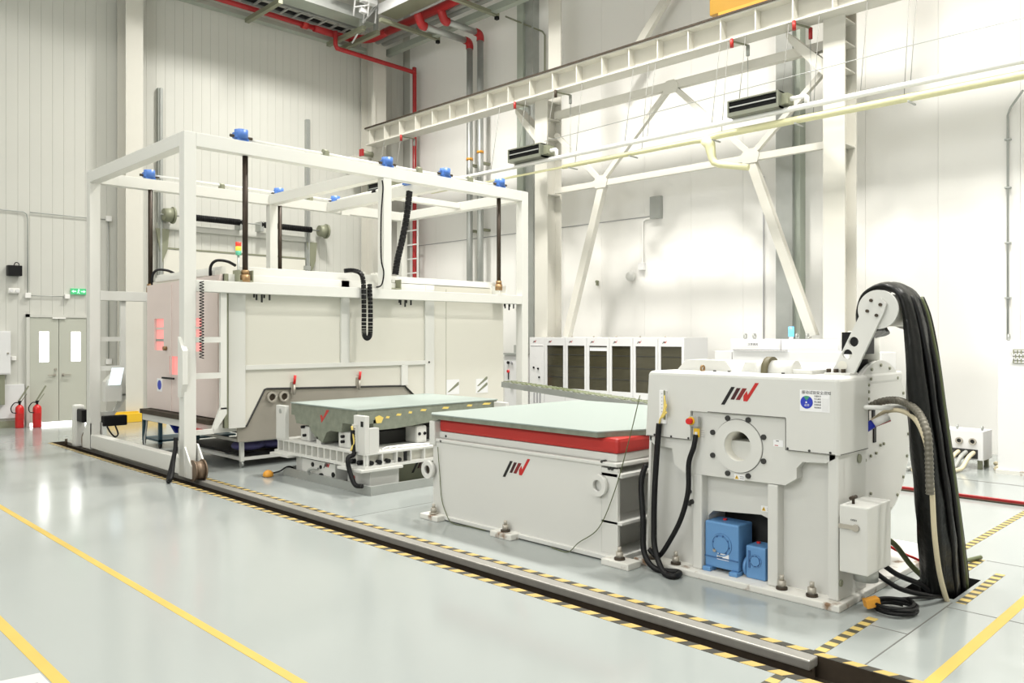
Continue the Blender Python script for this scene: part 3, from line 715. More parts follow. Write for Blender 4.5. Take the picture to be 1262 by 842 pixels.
tag(box(4.302, 4.355, 0.7, 14.7, 0, .0022).obj('hazard_tape', HAZD), 'diagonal hazard tape along the machine side of the near floor rail', 'tape')
tag(box(4.36, 5.12, 1.945, 2.005, 0, .0022).obj('hazard_tape', HAZX), 'hazard tape crossing from the near rail to the shaker foot', 'tape')
tag(box(3.2, 3.91, 1.945, 2.005, 0, .0022).obj('hazard_tape', HAZX), 'short hazard tape on the camera side of the near floor rail', 'tape')
tag(box(7.3, 9.5, 2.07, 2.13, 0, .0022).obj('hazard_tape', HAZX), 'long hazard tape right of the cable pit toward the far rail', 'tape')
tag(box(6.5, 7.05, 1.87, 1.93, 0, .0022).obj('hazard_tape', HAZX), 'short hazard tape behind the pit opening', 'tape')
tag(box(5.80, 6.72, 1.65, 1.71, 0, .0022).obj('hazard_tape', HAZX), 'hazard tape in front of the black hose pit', 'tape')
tag(box(5.2, 5.84, 1.66, 1.71, 0, .0015).obj('floor_tape', TAPEY), 'worn yellow tape left of the black hose pit', 'tape') if False else None
tag(box(2.085, 2.14, 1.0, 15.0, 0, .0018).obj('floor_tape', TAPEY), 'yellow floor line along the aisle, second from the left edge', 'floor line')
tag(box(1.225, 1.29, 1.0, 15.0, 0, .0018).obj('floor_tape', TAPEY), 'yellow floor line at the lower left corner beside the paper sheet', 'floor line')
tag(box(3.4, 9.3, 1.37, 1.435, 0, .0018).obj('floor_tape', TAPEY), 'yellow floor line at the lower right corner', 'floor line')
for a, l in (((4.36, 5.78, 1.722, 1.73), 'thin floor joint from the near rail to the pit'), ((4.98, 4.988, 1.73, 2.0), 'short floor joint near the shaker foot'), ((5.66, 5.668, 1.0, 1.72), 'floor joint running toward the lower right corner'), ((7.05, 7.058, 1.2, 1.86), 'floor joint beyond the pit'), ((10.83, 10.86, 0.4, 12), 'dark floor slot in front of the tall right cabinet'), ((4.4, 6.4, 6.62, 6.628), 'thin floor joint between the low table and the slip table')):
    tag(box(*a, 0, .0012).obj('floor_joint', LINE), l, 'joint')
ps = thing('paper_sheet', 'white printed sheet on the floor at the lower left corner', 'paper', (0.9, 4.6, 0))
MB().plate([(0.75, 3.9), (1.215, 3.9), (1.215, 4.70), (0.75, 4.78)], 'z', 0, .002).obj('sheet', SHEET, ps)
for x, y in ((1.06, 4.62), (1.14, 4.55), (1.1, 4.40), (1.02, 4.45), (1.16, 4.35)):
    MB().plate([(x, y), (x + .035, y), (x + .035, y + .03), (x, y + .03)], 'z', .002, .0026).obj('print_mark', PRINTG, ps)

# ------------------------------------------------------------------ lifting frame (portal over the chamber)
F = thing('lifting_frame', 'tall white portal frame on rails surrounding the test chamber', 'frame', (7.1, 11.5, 0))
XA, XZ, FY, BY, S = 4.09, 9.95, 9.77, 13.2, .15
Zt, Zl = 4.25, 2.44
def post(x, y, z0, z1, s=S): return box(x, x + s, y, y + s, z0, z1, bev=.006).obj('post', FRAMEW, F)
post(XA, FY, .03, Zt); post(XA, BY, .03, Zt); post(XZ, FY, .03, Zt); post(XZ, BY, .03, Zt)
m1 = post(7.04, FY + .002, Zl, Zt - .17, .146); post(7.06, BY + .002, Zl, Zt - .17, .146)
def bm(x0, x1, y0, y1, z1, h=.17): return box(x0, x1, y0, y1, z1 - h, z1, bev=.006).obj('beam', FRAMEW, F)
bm(XA + S, XZ, FY, FY + S, Zt); bm(XA + S, XZ, BY, BY + S, Zt)
bm(XA, XA + S, FY + S, BY, Zt); bm(XZ, XZ + S, FY + S, BY, Zt)
bm(7.04, 7.19, FY + S, BY, Zt); bm(8.22, 8.37, FY + S, BY, Zt)
bm(XA + S, XZ, FY, FY + S, Zl, .145); bm(XA + S, XZ, BY, BY + S, Zl, .145)
bm(XA + .01, XA + .14, FY + S, BY, .25, .2); bm(XZ + .01, XZ + .14, FY + S, BY, .25, .2)
bm(8.37, XZ, 11.4, 11.52, Zt - .02, .1)
# gearboxes, screws and shafts on the top
def gearbox(x, y, r=.085):
    t = MB(); t.box(x - .075, x + .075, y - .06, y + .06, Zt, Zt + .035); t.cyl((x, y, Zt + .03), (x, y, Zt + .15), r, 16)
    t.box(x - .1, x + .02, y - .05, y + .05, Zt + .035, Zt + .11, .008)
    gb = t.obj('gearbox', BLUEG, F)
    t = MB(); t.cyl((x - .15, y, Zt + .06), (x + .15, y, Zt + .06), .02, 10); t.obj('coupling', RUST, gb)
FYc, BYc = FY + S / 2, BY + S / 2
for x in (4.86, 7.16, 8.28, 9.49): gearbox(x, FYc)
for x in (5.0, 7.27, 8.45): gearbox(x, BYc)
def rod(x, y, zb):
    rd = MB().cyl((x, y, zb), (x, y, Zt - .16), .036, 12).obj('screw_rod', ROD, F)
    t = MB(); t.cyl((x, y, zb + .02), (x, y, zb + .08), .05, 14); t.cyl((x, y, zb - .08), (x, y, zb + .02), .062, 14); t.obj('nut', BRASS, rd)
rod(4.93, FYc + .03, 2.52); rod(9.49, FYc + .03, 2.60); rod(5.0, BYc - .04, 2.5); rod(7.27, BYc - .04, 2.5)
t = MB(); t.cyl((5.0, BYc, Zt + .07), (8.45, BYc, Zt + .07), .022, 10); t.obj('drive_shaft', FRAMEW, F)
t = MB(); t.cyl((8.45, BYc, Zt + .07), (8.3, FYc, Zt + .07), .024, 10); t.obj('drive_shaft', FRAMEW, F)
t = MB(); t.cyl((4.86, FYc + .02, Zt + .045), (9.49, FYc + .02, Zt + .045), .018, 10); t.obj('drive_shaft', FRAMEW, F)
for x, y in ((6.2, BYc), (7.9, BYc), (6.1, FYc), (7.75, FYc), (8.8, FYc)):
    t = MB(); t.box(x - .03, x + .03, y - .06, y + .06, Zt, Zt + .07); t.cyl((x - .04, y, Zt + .07), (x + .04, y, Zt + .07), .032, 10); t.obj('shaft_bearing', OLIVE, F)
for y in (10.9, 11.9):
    x = 8.3 + .15 * (y - FYc) / (BYc - FYc); t = MB(); t.box(x - .06, x + .06, y - .03, y + .03, Zt, Zt + .06); t.cyl((x, y - .05, Zt + .07), (x, y + .05, Zt + .07), .04, 10); t.obj('shaft_bearing', BLACK, F)
box(8.15, 8.55, 10.6, 10.8, Zt, Zt + .14, bev=.01).obj('drive_motor', BLUEG, F)
for x in (5.6, 8.6): box(x - .09, x + .09, BY - .05, BY, Zt - .2, Zt - .02).obj('lug_plate', FRAMEW, F)
# guard frames with clipped corners beside the two left posts
def guard(y, xr_):
    x0 = XA + S; yw = .05
    t = MB()
    t.box(xr_ - .08, xr_, y, y + yw, .82, Zl - .14)
    t.box(x0, xr_ - .17, y, y + yw, .52, .58)
    t.plate([(xr_ - .17, .52), (xr_, .76), (xr_, .84), (xr_ - .08, .84), (xr_ - .18, .585)], 'y', y, y + yw)
    for z in (1.25, 1.70): t.box(x0, xr_ - .08, y, y + yw, z - .035, z + .035)
    t.obj('guard_frame', FRAMEW, F)
guard(FY + .06, 4.66); guard(BY + .05, 4.63)
# consoles on the left posts
c_ = MB(); c_.plate([(FY + .10, 1.0), (FY + .03, 1.0), (FY - .04, 1.16), (FY - .04, 1.57), (FY + .10, 1.74)], 'x', 4.055, 4.12); cs = c_.obj('console', FRAMEW, F)
c_ = MB(); c_.plate([(4.26, .75), (4.50, .75), (4.50, 1.16), (4.44, 1.24), (4.26, 1.05)], 'y', BY - .16, BY - .02); cs = c_.obj('console', FRAMEW, F)
c_ = MB(); c_.plate([(4.30, 1.0), (4.47, 1.0), (4.52, 1.26), (4.35, 1.26)], 'y', BY - .19, BY - .165); c_.obj('touch_screen', SCREEN, cs)
# wheel boxes
def wheel_box(x, y, s):
    t = MB()
    for xx in (x - .09, x + .075): t.plate([(y - s * .16, .03), (y + s * .2, .03), (y + s * .2, .42), (y + s * .04, .42), (y - s * .16, .18)][::int(s)], 'x', xx, xx + .018)
    wb = t.obj('wheel_cheek', FRAMEW, F)
    t = MB(); t.cyl((x - .055, y - s * .15, .125), (x + .055, y - s * .15, .125), .11, 24); t.cyl((x - .07, y - s * .15, .125), (x - .055, y - s * .15, .125), .13, 24); t.cyl((x + .055, y - s * .15, .125), (x + .07, y - s * .15, .125), .13, 24)
    t.obj('wheel', WHEELB, wb)
    t = MB()
    for dz in (.06, .14, .22, .3): t.cyl((x - .076, y + .12 * s, dz), (x - .084, y + .12 * s, dz), .010, 8)
    t.obj('bolt', DARK, wb)
wheel_box(4.185, FY - .02, 1); wheel_box(4.185, BY + S + .05, -1); wheel_box(10.03, FY - .02, 1)
box(4.27, 4.62, BY - .05, BY + .08, .36, .52, bev=.02).obj('drive_motor', BLACK, F)
MB().tube(curve([(4.32, BY - .05, .36), (4.36, BY - .1, .26), (4.42, BY - .1, .2), (4.47, BY - .08, .24), (4.45, BY - .02, .36)], 5), .012, 6).obj('motor_cable', BLACK, F)
b = thing('rail_buffer', 'white round topped buffer post at the far end of the near floor rail', 'post', (4.15, 13.95, 0))
box(4.07, 4.23, 13.86, 14.02, 0, .66, bev=.04).obj('post', FRAMEW, b); box(4.10, 4.20, 13.60, 13.86, .40, .6, bev=.02).obj('rubber_pad', BLACK, b)
t = MB(); t.cyl((4.05, 14.2, 0), (4.05, 14.2, .1), .02, 8); t.obj('anchor_bolt', RUST, b)

tag(MB().tube(curve([(4.0, 9.80, .52), (3.99, 9.78, .42), (3.95, 9.74, .25), (3.90, 9.66, .10), (3.86, 9.62, .045), (3.88, 9.72, .03), (3.96, 9.82, .18), (4.03, 9.86, .4)], 6), .026, 8).obj('drag_cable', BLACK), 'black corrugated cable hanging at the foot of the lifting frame corner post', 'cable')
b = thing('coiled_cord', 'black coiled pendant cord hanging beside the corner post of the lifting frame', 'cord', (4.3, 9.73, 2.44))
pts = []
for i in range(26 * 9):
    a = 2 * math.pi * i / 9; tt = i / (26 * 9); pts.append((4.29 + .025 * math.cos(a), 9.73 + .025 * math.sin(a), 2.42 - .95 * tt))
MB().tube(pts, .006, 5).obj('cord', BLACK, b)
def drag_chain(name, pts, label, wd=.075, ht=.05):
    """each link its own box section, joined in one chain"""
    t = MB(); P_ = curve(pts, 6)
    L = [P_[0]]; acc = 0
    for a, c2 in zip(P_, P_[1:]):
        n = max(1, int((c2 - a).length / .055))
        for i in range(1, n + 1): L.append(a.lerp(c2, i / n))
    for a, c2 in zip(L, L[1:]):
        d = c2 - a
        if d.length < 1e-4: continue
        m_ = a + d * .88
        t.beam(a, m_, wd, ht, (0, 1, .01)); t.beam(a + d * .1, a + d * .55, wd + .012, ht * .6, (0, 1, .01))
    return tag(t.obj(name, BLACK), label, 'chain')
drag_chain('cable_chain', [(6.45, 9.9, 2.68), (6.58, 9.86, 2.69), (6.655, 9.75, 2.6), (6.66, 9.72, 2.2), (6.66, 9.72, 1.85), (6.67, 9.72, 1.75), (6.715, 9.72, 1.71), (6.76, 9.72, 1.75), (6.77, 9.72, 1.85), (6.77, 9.72, 2.2), (6.77, 9.74, 2.5)], 'black cable chain loop hanging in front of the chamber', .05, .05)
drag_chain('cable_chain', [(8.0, 10.4, 4.08), (7.95, 10.4, 3.7), (7.86, 10.4, 3.3), (7.76, 10.4, 2.95), (7.72, 10.4, 2.72)], 'black slanting cable chain from the frame top to the chamber roof', .085, .06)
tag(MB().tube(curve([(7.0, 9.75, 4.03), (7.01, 9.745, 3.9), (6.985, 9.755, 3.5), (6.985, 9.755, 2.9), (7.02, 9.74, 2.68), (6.99, 9.75, 2.5), (6.9, 9.755, 2.46)], 6), .012, 6).obj('post_cable', BLACK), 'thin black cable clipped along the middle front post of the lifting frame', 'cable')

# ------------------------------------------------------------------ test chamber
H = thing('test_chamber', 'large white climatic test chamber hanging inside the lifting frame', 'chamber', (7.2, 11.2, .56))
X0, X1, Y0, Y1, Z0, Z1 = 4.70, 9.72, 10.0, 12.45, .56, 2.55
sk = [(4.90, .36), (8.35, .36), (7.60, .97), (5.27, 1.03), (5.0, .56), (4.90, .56)]
fr = [(X0, Z0), (5.0, Z0), (5.27, 1.03), (7.60, .97), (8.12, Z0), (X1, Z0), (X1, Z1), (X0, Z1)]
MB().plate(fr, 'y', Y0, Y0 + .12).obj('front_panel', CHAMW, H)
t = MB(); t.box(X0 + .02, X1, Y0 + .12, Y1, Z0 + .5, Z1); t.obj('body', CHAMW, H)
box(X1 - .06, X1, Y0 + .12, Y1, Z0, Z1).obj('side_panel', CHAMW, H)
MB().plate(sk, 'y', Y0 + .02, Y0 + .05).obj('steel_skirt', STEEL, H)
t = MB(); t.tube([(4.98, Y0 - .005, .56), (5.01, Y0 - .005, .565), (5.265, Y0 - .005, 1.03), (5.3, Y0 - .005, 1.04), (7.6, Y0 - .005, .98), (7.63, Y0 - .005, .95), (8.1, Y0 - .005, .56)], .014, 6); t.obj('skirt_gasket', DARK, H)
for x, z in ((5.37, .925), (5.55, .925)):
    t = MB(); t.ring((x, Y0 + .02, z), (x, Y0 - .03, z), .072, .048, 20); p = t.obj('port_ring', STEEL, H)
    t = MB(); t.cyl((x, Y0 + .015, z), (x, Y0 + .0, z), .05, 20); t.obj('port_hole', RUST, p)
for x, z in ((5.68, 1.06), (6.74, 1.08)):
    t = MB(); t.box(x - .03, x + .03, Y0 - .035, Y0, z - .1, z + .06); t.cyl((x, Y0 - .05, z - .12), (x, Y0 - .05, z + .02), .016, 8); c = t.obj('toggle_clamp', STEEL, H)
    t = MB(); t.tube([(x, Y0 - .05, z + .03), (x + .015, Y0 - .05, z + .15)], .019, 8); t.obj('red_handle', REDX, c)
yf = Y0 - .035
for a in ((X0 + .05, 4.98, Z0 - .01, Z1), (6.44, 6.58, 1.36, Z1), (7.98, 8.16, .6, Z1), (7.52, 7.64, .99, 1.30)): box(a[0], a[1], yf, Y0, a[2], a[3], bev=.005).obj('front_stile', FRAMEW, H)
for a in ((4.98, 7.98, 1.30, 1.365), (4.98, 7.98, 2.36, Z1)): box(a[0], a[1], yf, Y0, a[2], a[3], bev=.005).obj('front_rail', FRAMEW, H)
box(X0, X0 + .05, yf + .01, Y0 + .03, Z0, Z1).obj('edge_gasket', OLIVE, H)
for z in (.75, 1.2, 1.75, 2.3):
    box(X0 - .004, X0 + .02, yf + .002, yf + .02, z, z + .13).obj('edge_hinge', DARK, H)
box(8.165, 8.17, Y0 - .003, Y0, .6, 2.5).obj('panel_joint', OLIVE, H); box(8.43, 8.435, Y0 - .003, Y0, .6, 2.5).obj('panel_joint', OLIVE, H)
t = MB(); t.cyl((8.05, yf, 1.335), (8.05, yf - .01, 1.335), .016, 8); t.obj('bolt', DARK, H)
for x, z, n in ((8.44, .80, 1), (9.08, .79, 2)):
    st = box(x, x + .27, Y0 - .004, Y0, z, z + .24).obj('warning_placard', PAPER, H)
    for k in range(n):
        o = .10 * k if n == 2 else .02
        MB().plate([(x + .02, z + .02 + o), (x + .06, z + .02 + o), (x + .26, z + .13 + o), (x + .26, z + .18 + o if n == 1 else z + .17 + o), (x + .23, z + .17 + o)] , 'y', Y0 - .006, Y0 - .004).obj('stripe', OLIVE, st)
# roof beams and brackets that take the screw rods
box(4.98, 9.62, Y0 + .02, Y0 + .16, Z1, 2.66, bev=.006).obj('roof_beam', FRAMEW, H)
box(7.35, 9.4, Y0 - .02, Y0 + .02, Z1 + .01, 2.60).obj('roof_channel', FRAMEW, H)
for x in (4.93, 9.55, 7.32):
    t = MB(); t.box(x - .10, x - .085, FYc + .0, Y0 + .02, 2.45, 2.60); t.box(x + .085, x + .1, FYc + .0, Y0 + .02, 2.45, 2.60); t.box(x - .085, x + .085, Y0 - .01, Y0 + .02, 2.45, 2.6); t.box(x - .085, x + .085, FYc, Y0, 2.45, 2.47); t.obj('lift_bracket', OLIVE if x < 9 else FRAMEW, H)
for x in (5.05, 7.4, 9.62):
    t = MB()
    for i in range(5): t.cyl((x + i * .055, FY + .1 + .04 * (i % 2), Zl - .145), (x + i * .055, FY + .1 + .04 * (i % 2), Zl - .19 - .03 * (i % 3)), .013, 8)
    t.obj('bolt_row', DARK, F)
for x in (6.95, 7.28): box(x, x + .14, Y0 + .3, Y0 + .45, Z1, Z1 + .17, bev=.01).obj('vent_box', FRAMEW, H)
box(X0, X0 + .12, Y0 + .25, Y1 - .2, Z1, Z1 + .06).obj('roof_edge', FRAMEW, H)
box(X0 + .06, X0 + .12, Y0 + .2, Y1 - .1, Z1 - .02, Z1 + .11).obj('roof_edge', FRAMEW, H)
# door side (faces the aisle)
xd = X0 - .045
wins = [(11.83, 12.17, 1.54, 2.0), (10.56, 10.86, 1.54, 1.99), (11.34, 11.62, 1.20, 1.46)]
hl = [[(a, z0), (b_, z0), (b_, z1), (a, z1)] for a, b_, z0, z1 in wins]
MB().plate([(Y0 + .03, .68), (Y1, .68), (Y1, 2.5), (Y0 + .03, 2.54)], 'x', xd, X0 + .02, hl).obj('door_panel', PINKGLOW, H)
for a, b_, z0, z1 in wins:
    wn = box(xd + .035, xd + .045, a, b_, z0, z1).obj('window_pane', REDLIT, H)
    if z1 - z0 > .3:
        for zz in (z0 + .13, z0 + .30): box(xd + .02, xd + .034, a, b_, zz, zz + .035).obj('glazing_bar', PINKGLOW if zz > z0 + .2 else GALV, wn)
for a in ((10.05, 10.10), (11.53, 11.56)): box(xd - .012, xd, a[0], a[1], .68, 2.48).obj('door_stile', PINKGLOW, H)
box(xd - .10, xd + .1, Y0 + .1, Y1 + .02, .60, .665).obj('door_sill', RUST, H)
box(xd - .06, X0 + .35, Y0 + .05, Y1 + .02, .50, .60).obj('sill_beam', FRAMEW, H)
box(X0 + .1, X1, Y1 - .1, Y1, .5, Z1).obj('back_panel', CHAMW, H)
t = MB(); t.cyl((xd, 11.72, 1.57), (xd - .05, 11.72, 1.57), .03, 10); t.obj('knob', BRASS, H)
t = MB(); t.beam((xd - .05, 11.75, 1.15), (xd - .05, 11.35, 1.15), .025, .025); t.obj('door_handle', BLACK, H)
st = box(xd - .004, xd, 11.88, 12.06, .94, 1.13).obj('round_sticker', PAPER, H)
t = MB(); t.cyl((xd - .004, 11.97, 1.035), (xd - .006, 11.97, 1.035), .07, 20); t.obj('blue_disc', BLUED, st)
for y, x in ((12.42, 4.72), (10.35, 4.68)):
    t = MB(); t.tube(curve([(x, y, 2.5), (x, y - .01, 2.66), (x + .06, y - .04, 2.74), (x + .2, y - .06, 2.74), (x + .32, y - .06, 2.69)], 5), .02, 8); t.obj('roof_hose', BLACK, H)
b = thing('signal_tower', 'small red, yellow and green signal tower on the chamber roof', 'signal light', (6.0, 12.25, Z1))
t = MB(); t.cyl((6.0, 12.25, Z1), (6.0, 12.25, 3.06), .02, 8); t.obj('stem', GALV, b)
for z, m in ((3.04, LEDG), (3.11, LEDY), (3.18, LEDR)):
    t = MB(); t.cyl((6.0, 12.25, z), (6.0, 12.25, z + .068), .045, 14); t.obj('lamp_section', m, b)

# trolleys under the chamber
tr_ = thing('trolley', 'white steel trolley with black shelf under the front of the chamber', 'trolley', (5.9, 11.1, 0))
for x, y in ((5.0, 10.14), (5.0, 12.1), (7.0, 10.14), (7.0, 12.1)):
    lg = box(x, x + .05, y, y + .05, .08, .36).obj('leg', FRAMEW, tr_)
    t = MB(); t.cyl((x + .01, y + .025, .04), (x + .04, y + .025, .04), .04, 14); t.box(x + .005, x + .045, y + .005, y + .045, .06, .085); t.obj('caster', GALV, lg)
t = MB()
for z in (.09, .33):
    t.box(5.05, 7.0, 10.145, 10.185, z, z + .04); t.box(5.05, 7.0, 12.105, 12.145, z, z + .04); t.box(5.005, 5.045, 10.19, 12.1, z, z + .04); t.box(7.005, 7.045, 10.19, 12.1, z, z + .04)
t.obj('rails', FRAMEW, tr_)
tag(box(5.06, 6.98, 10.2, 12.08, .132, .17, bev=.01).obj('rubber_mat', BLACK), 'black mat lying on the lower shelf of the white trolley', 'mat')
t = MB()
for i in range(5): t.sphere((5.25 + i * .36, 10.42 + .03 * (i % 2), .255), .20, (1.2, 1.0, .40), 14)
tag(t.obj('tarp_roll', TARP), 'blue violet tarpaulin roll on the white trolley', 'tarp')
tag(box(5.3, 6.9, 10.7, 12.0, .372, .42, bev=.01).obj('foam_board', DARK), 'dark board on top of the white trolley', 'board')
tt_ = thing('trolley', 'dark teal steel trolley under the door side of the chamber', 'trolley', (5.1, 12.9, 0))
for x, y in ((4.95, 12.75), (5.45, 12.55), (4.95, 13.4), (6.2, 13.1)): 
    lg = box(x, x + .05, y, y + .05, .07, .50).obj('leg', TEAL, tt_)
    t = MB(); t.cyl((x + .01, y + .025, .04), (x + .04, y + .025, .04), .04, 12); t.obj('caster', BLACK, lg)
t = MB(); t.box(4.95, 6.2, 12.75, 12.8, .40, .46); t.box(4.95, 5.0, 12.8, 13.4, .40, .46); t.box(4.95, 6.2, 12.75, 13.4, .10, .13); t.obj('shelf', TEAL, tt_)
t = MB(); t.plate([(4.98, .46), (5.4, .46), (5.4, .30), (5.1, .25)], 'y', 12.45, 12.54); tag(t.obj('blue_cloth', TARP if False else BLUED), 'dark blue cloth bundle hanging on the teal trolley', 'cloth')
tag(box(4.47, 4.594, 10.25, 10.75, .47, .53, bev=.012).obj('red_bar', REDX), 'red bar fixed along the sill beneath the chamber door', 'bar')
b = thing('yellow_guard', 'low yellow guard block on the floor behind the lifting frame', 'guard', (6.1, 17.1, 0))
box(5.62, 6.75, 17.0, 17.12, 0, .18, bev=.01).obj('guard_rail', YELLOW, b); box(5.75, 6.2, 17.02, 17.1, .18, .22).obj('guard_cap', YELLOW, b)
tag(MB().tube(curve([(4.64, 12.4, .58), (4.62, 12.38, .4), (4.55, 12.25, .15), (4.6, 12.0, .03), (4.7, 11.6, .018), (4.8, 11.2, .018), (4.9, 11.0, .018)], 8), .014, 8).obj('hose', GREYC), 'pale grey hose hanging from the chamber door to the floor', 'hose')
b = thing('floor_beacon', 'small orange plug on the floor left of the low granite table', 'plug', (4.92, 9.25, 0))
t = MB(); t.lathe([(.05, 0), (.065, .015), (.06, .05), (.035, .075), (.01, .085)], (4.92, 9.25, 0), 14); t.obj('plug', ORANGE, b)
MB().tube(curve([(4.96, 9.24, .04), (5.05, 9.2, .06), (5.12, 9.18, .1), (5.2, 9.2, .10), (5.3, 9.22, .03)], 6), .010, 6).obj('cable', BLACK, b)

# ------------------------------------------------------------------ low three-axis vibration table with granite top
L = thing('vibration_table', 'low vibration table with a thick greenish granite top and white slotted frame', 'table', (6.2, 8.4, 0))
lx0, lx1, ly0, ly1 = 5.12, 7.45, 7.34, 9.24
t = MB(); t.box(lx0, lx1, ly0, ly0 + .03, 0, .10); t.box(lx0, lx1, ly1 - .03, ly1, 0, .10); t.box(lx0, lx0 + .03, ly0 + .03, ly1 - .03, 0, .10); t.box(lx1 - .03, lx1, ly0 + .03, ly1 - .03, 0, .10); t.obj('plinth', GALV, L)
for x0, x1, y0, y1 in ((5.22, 5.62, 7.5, 7.95), (5.22, 5.45, 8.82, 9.1), (6.9, 7.3, 7.5, 7.95), (6.9, 7.3, 8.7, 9.1)): box(x0, x1, y0, y1, .01, .33, bev=.01).obj('column', WHITE, L)
box(5.62, 6.9, 7.75, 9.0, .01, .30).obj('core', OLIVE, L)
# frame with slots: top and bottom flange, web and ribs
px0, px1, py0, py1 = 5.13, 7.40, 7.46, 9.42
t = MB(); t.box(px0, px1, py0, py1, .425, .445); t.obj('top_flange', WHITE, L)
t = MB(); t.box(px0 - .02, px1, py0 - .02, py1 + .02, .275, .305); t.obj('bottom_flange', WHITE, L)
box(px0 + .07, px1 - .07, py0 + .07, py1 - .07, .305, .425).obj('web', CHAMW, L)
rb = None
for i in range(15):
    y = py0 + .03 + i * (py1 - py0 - .06) / 14
    if rb is None: rb = box(px0, px0 + .07, y - .008, y + .008, .305, .425).obj('rib', WHITE, L); yb0 = y
    else: c = rb.copy(); C.objects.link(c); c.parent = L; c.location.y = y - yb0
rb = None
for i in range(12):
    x = px0 + .03 + i * (px1 - px0 - .06) / 11
    if rb is None: rb = box(x - .008, x + .008, py0, py0 + .07, .305, .425).obj('rib', WHITE, L); xb0 = x
    else: c = rb.copy(); C.objects.link(c); c.parent = L; c.location.x = x - xb0
box(5.05, 5.62, 7.42, 7.62, .245, .275, bev=.004).obj('step_plate', WHITE, L); box(5.05, 5.25, 7.62, 7.9, .245, .275).obj('step_plate', WHITE, L); box(5.05, 5.2, 9.0, 9.45, .245, .275).obj('step_plate', WHITE, L)
for y in (7.75, 7.6): 
    t = MB(); t.cyl((px0 - .005, y, .335), (px0 + .06, y, .335), .025, 10); t.obj('bolt', BLACK, L)
for x in (5.22, 5.33, 5.45, 5.6):
    t = MB(); t.cyl((x, py0 - .005, .335), (x, py0 + .06, .335), .024, 10); t.obj('bolt', BLACK, L)
box(5.66, 5.70, py0 - .006, py0 + .01, .315, .42).obj('slot', BLACK, L)
# corner posts
def cpost(x, y, wx, wy, z1=.885):
    return box(x, x + wx, y, y + wy, .445, z1, bev=.006).obj('corner_post', WHITE, L)
cp = cpost(5.12, 9.20, .06, .22, .87); t = MB(); t.cyl((5.115, 9.31, .80), (5.125, 9.31, .80), .03, 16); t.obj('post_hole', GALV, cp)
cp = cpost(5.13, 7.47, .06, .22, .86); box(5.19, 5.32, 7.47, 7.53, .445, .72).obj('post_rib', WHITE, cp)
box(5.125, 5.13, 7.50, 7.545, .74, .80).obj('post_slot', BLACK, cp)
box(5.10, 5.13, 7.60, 7.68, .46, .76).obj('terminal_strip', WHITE, cp)
for i in range(8): box(5.097, 5.10, 7.615, 7.63, .50 + i * .03, .512 + i * .03).obj('terminal', BLACK, cp)
cpost(7.3, 7.47, .06, .22); cpost(7.3, 9.2, .06, .22)
# granite
sx0, sx1, sy0, sy1 = 5.2, 7.38, 7.72, 9.18
gy = [(sy0, .90), (sy1, .90), (sy1, .76), (sy1 - .08, .76), (sy1 - .12, .66), (8.75, .655), (8.72, .60), (8.62, .53), (8.46, .47), (8.36, .60), (8.28, .63), (8.05, .63), (8.02, .74), (sy0, .74)]
t = MB(); t.plate(gy[::-1], 'x', sx0, sx0 + .3); t.obj('granite_flank', SLABSIDE, L)
gx = [(sx0 + .3, .90), (sx1, .90), (sx1, .80), (6.5, .76), (6.35, .70), (5.75, .66), (5.42, .66), (5.42, .78), (sx0 + .3, .78)]
t = MB(); t.plate(gx, 'y', sy0, sy0 + .3); t.obj('granite_flank', SLABSIDE, L)
box(sx0 + .3, sx1, sy0 + .3, sy1, .78, .90).obj('granite_core', SLABSIDE, L)
box(sx0 - .012, sx1 + .01, sy0 - .012, sy1 + .01, .90, .915, bev=.004).obj('granite_top', SLABTOP, L)
mk = MB(); mk.plate([(8.47, .71), (8.50, .80), (8.46, .80), (8.44, .765), (8.36, .87), (8.30, .87)][::-1], 'x', sx0 - .003, sx0); mk.obj('red_paint_mark', RED, L)
for x, z, s_ in ((5.49, .79, .035), (5.62, .80, .03), (5.78, .82, .04), (5.95, .835, .03), (6.15, .85, .05), (6.5, .855, .06), (6.9, .86, .05), (7.2, .865, .08)):
    mk = MB(); mk.plate([(x - s_, z - .01), (x + s_ * .6, z - .016), (x + s_, z + .008), (x - s_ * .5, z + .014)], 'y', sy0 - .003, sy0); mk.obj('yellow_paint_mark', YCABLE, L)
mk = MB(); mk.plate([(5.46, .74), (5.53, .74), (5.56, .80), (5.5, .83), (5.44, .81)], 'y', sy0 - .0035, sy0); mk.obj('yellow_paint_mark', YCABLE, L)
# bearings under the slab and the small drive unit
for y, w_ in ((8.98, .16), (8.12, .18)): box(5.24, 5.5, y - w_, y + w_ * .3, .445, .63, bev=.02).obj('bearing_block', WHITE, L)
box(5.22, 5.44, 8.52, 8.62, .445, .56).obj('bearing_block', WHITE, L)
for x in (6.08, 7.0): box(x, x + .16, 7.76, 8.0, .445, .66, bev=.03).obj('bearing_block', WHITE, L)
box(5.5, 7.2, 8.0, 8.9, .445, .60).obj('hydraulic_bed', DARK, L)
for y, z in ((8.90, .52), (8.05, .52), (8.05, .58), (8.94, .62), (8.57, .52)): MB().cyl((5.2, y, z), (5.245, y, z), .018, 10).obj('bearing_bolt', BLACK, L)
for x in (6.12, 6.2, 7.04): MB().cyl((x, 7.75, .56), (x, 7.77, .56), .02, 10).obj('bearing_bolt', BLACK, L)
t = MB()
for i in range(4): t.tube(curve([(5.45 + .1 * i, 7.6, .45), (5.6 + .1 * i, 7.66, .462), (5.85 + .1 * i, 7.58, .455), (6.1 + .06 * i, 7.62, .452)], 5), .009, 6)
t.obj('small_hose', WPIPE, L)
dr = box(5.16, 5.35, 8.12, 8.86, .05, .27, bev=.01).obj('drive_unit', WHITE, L)
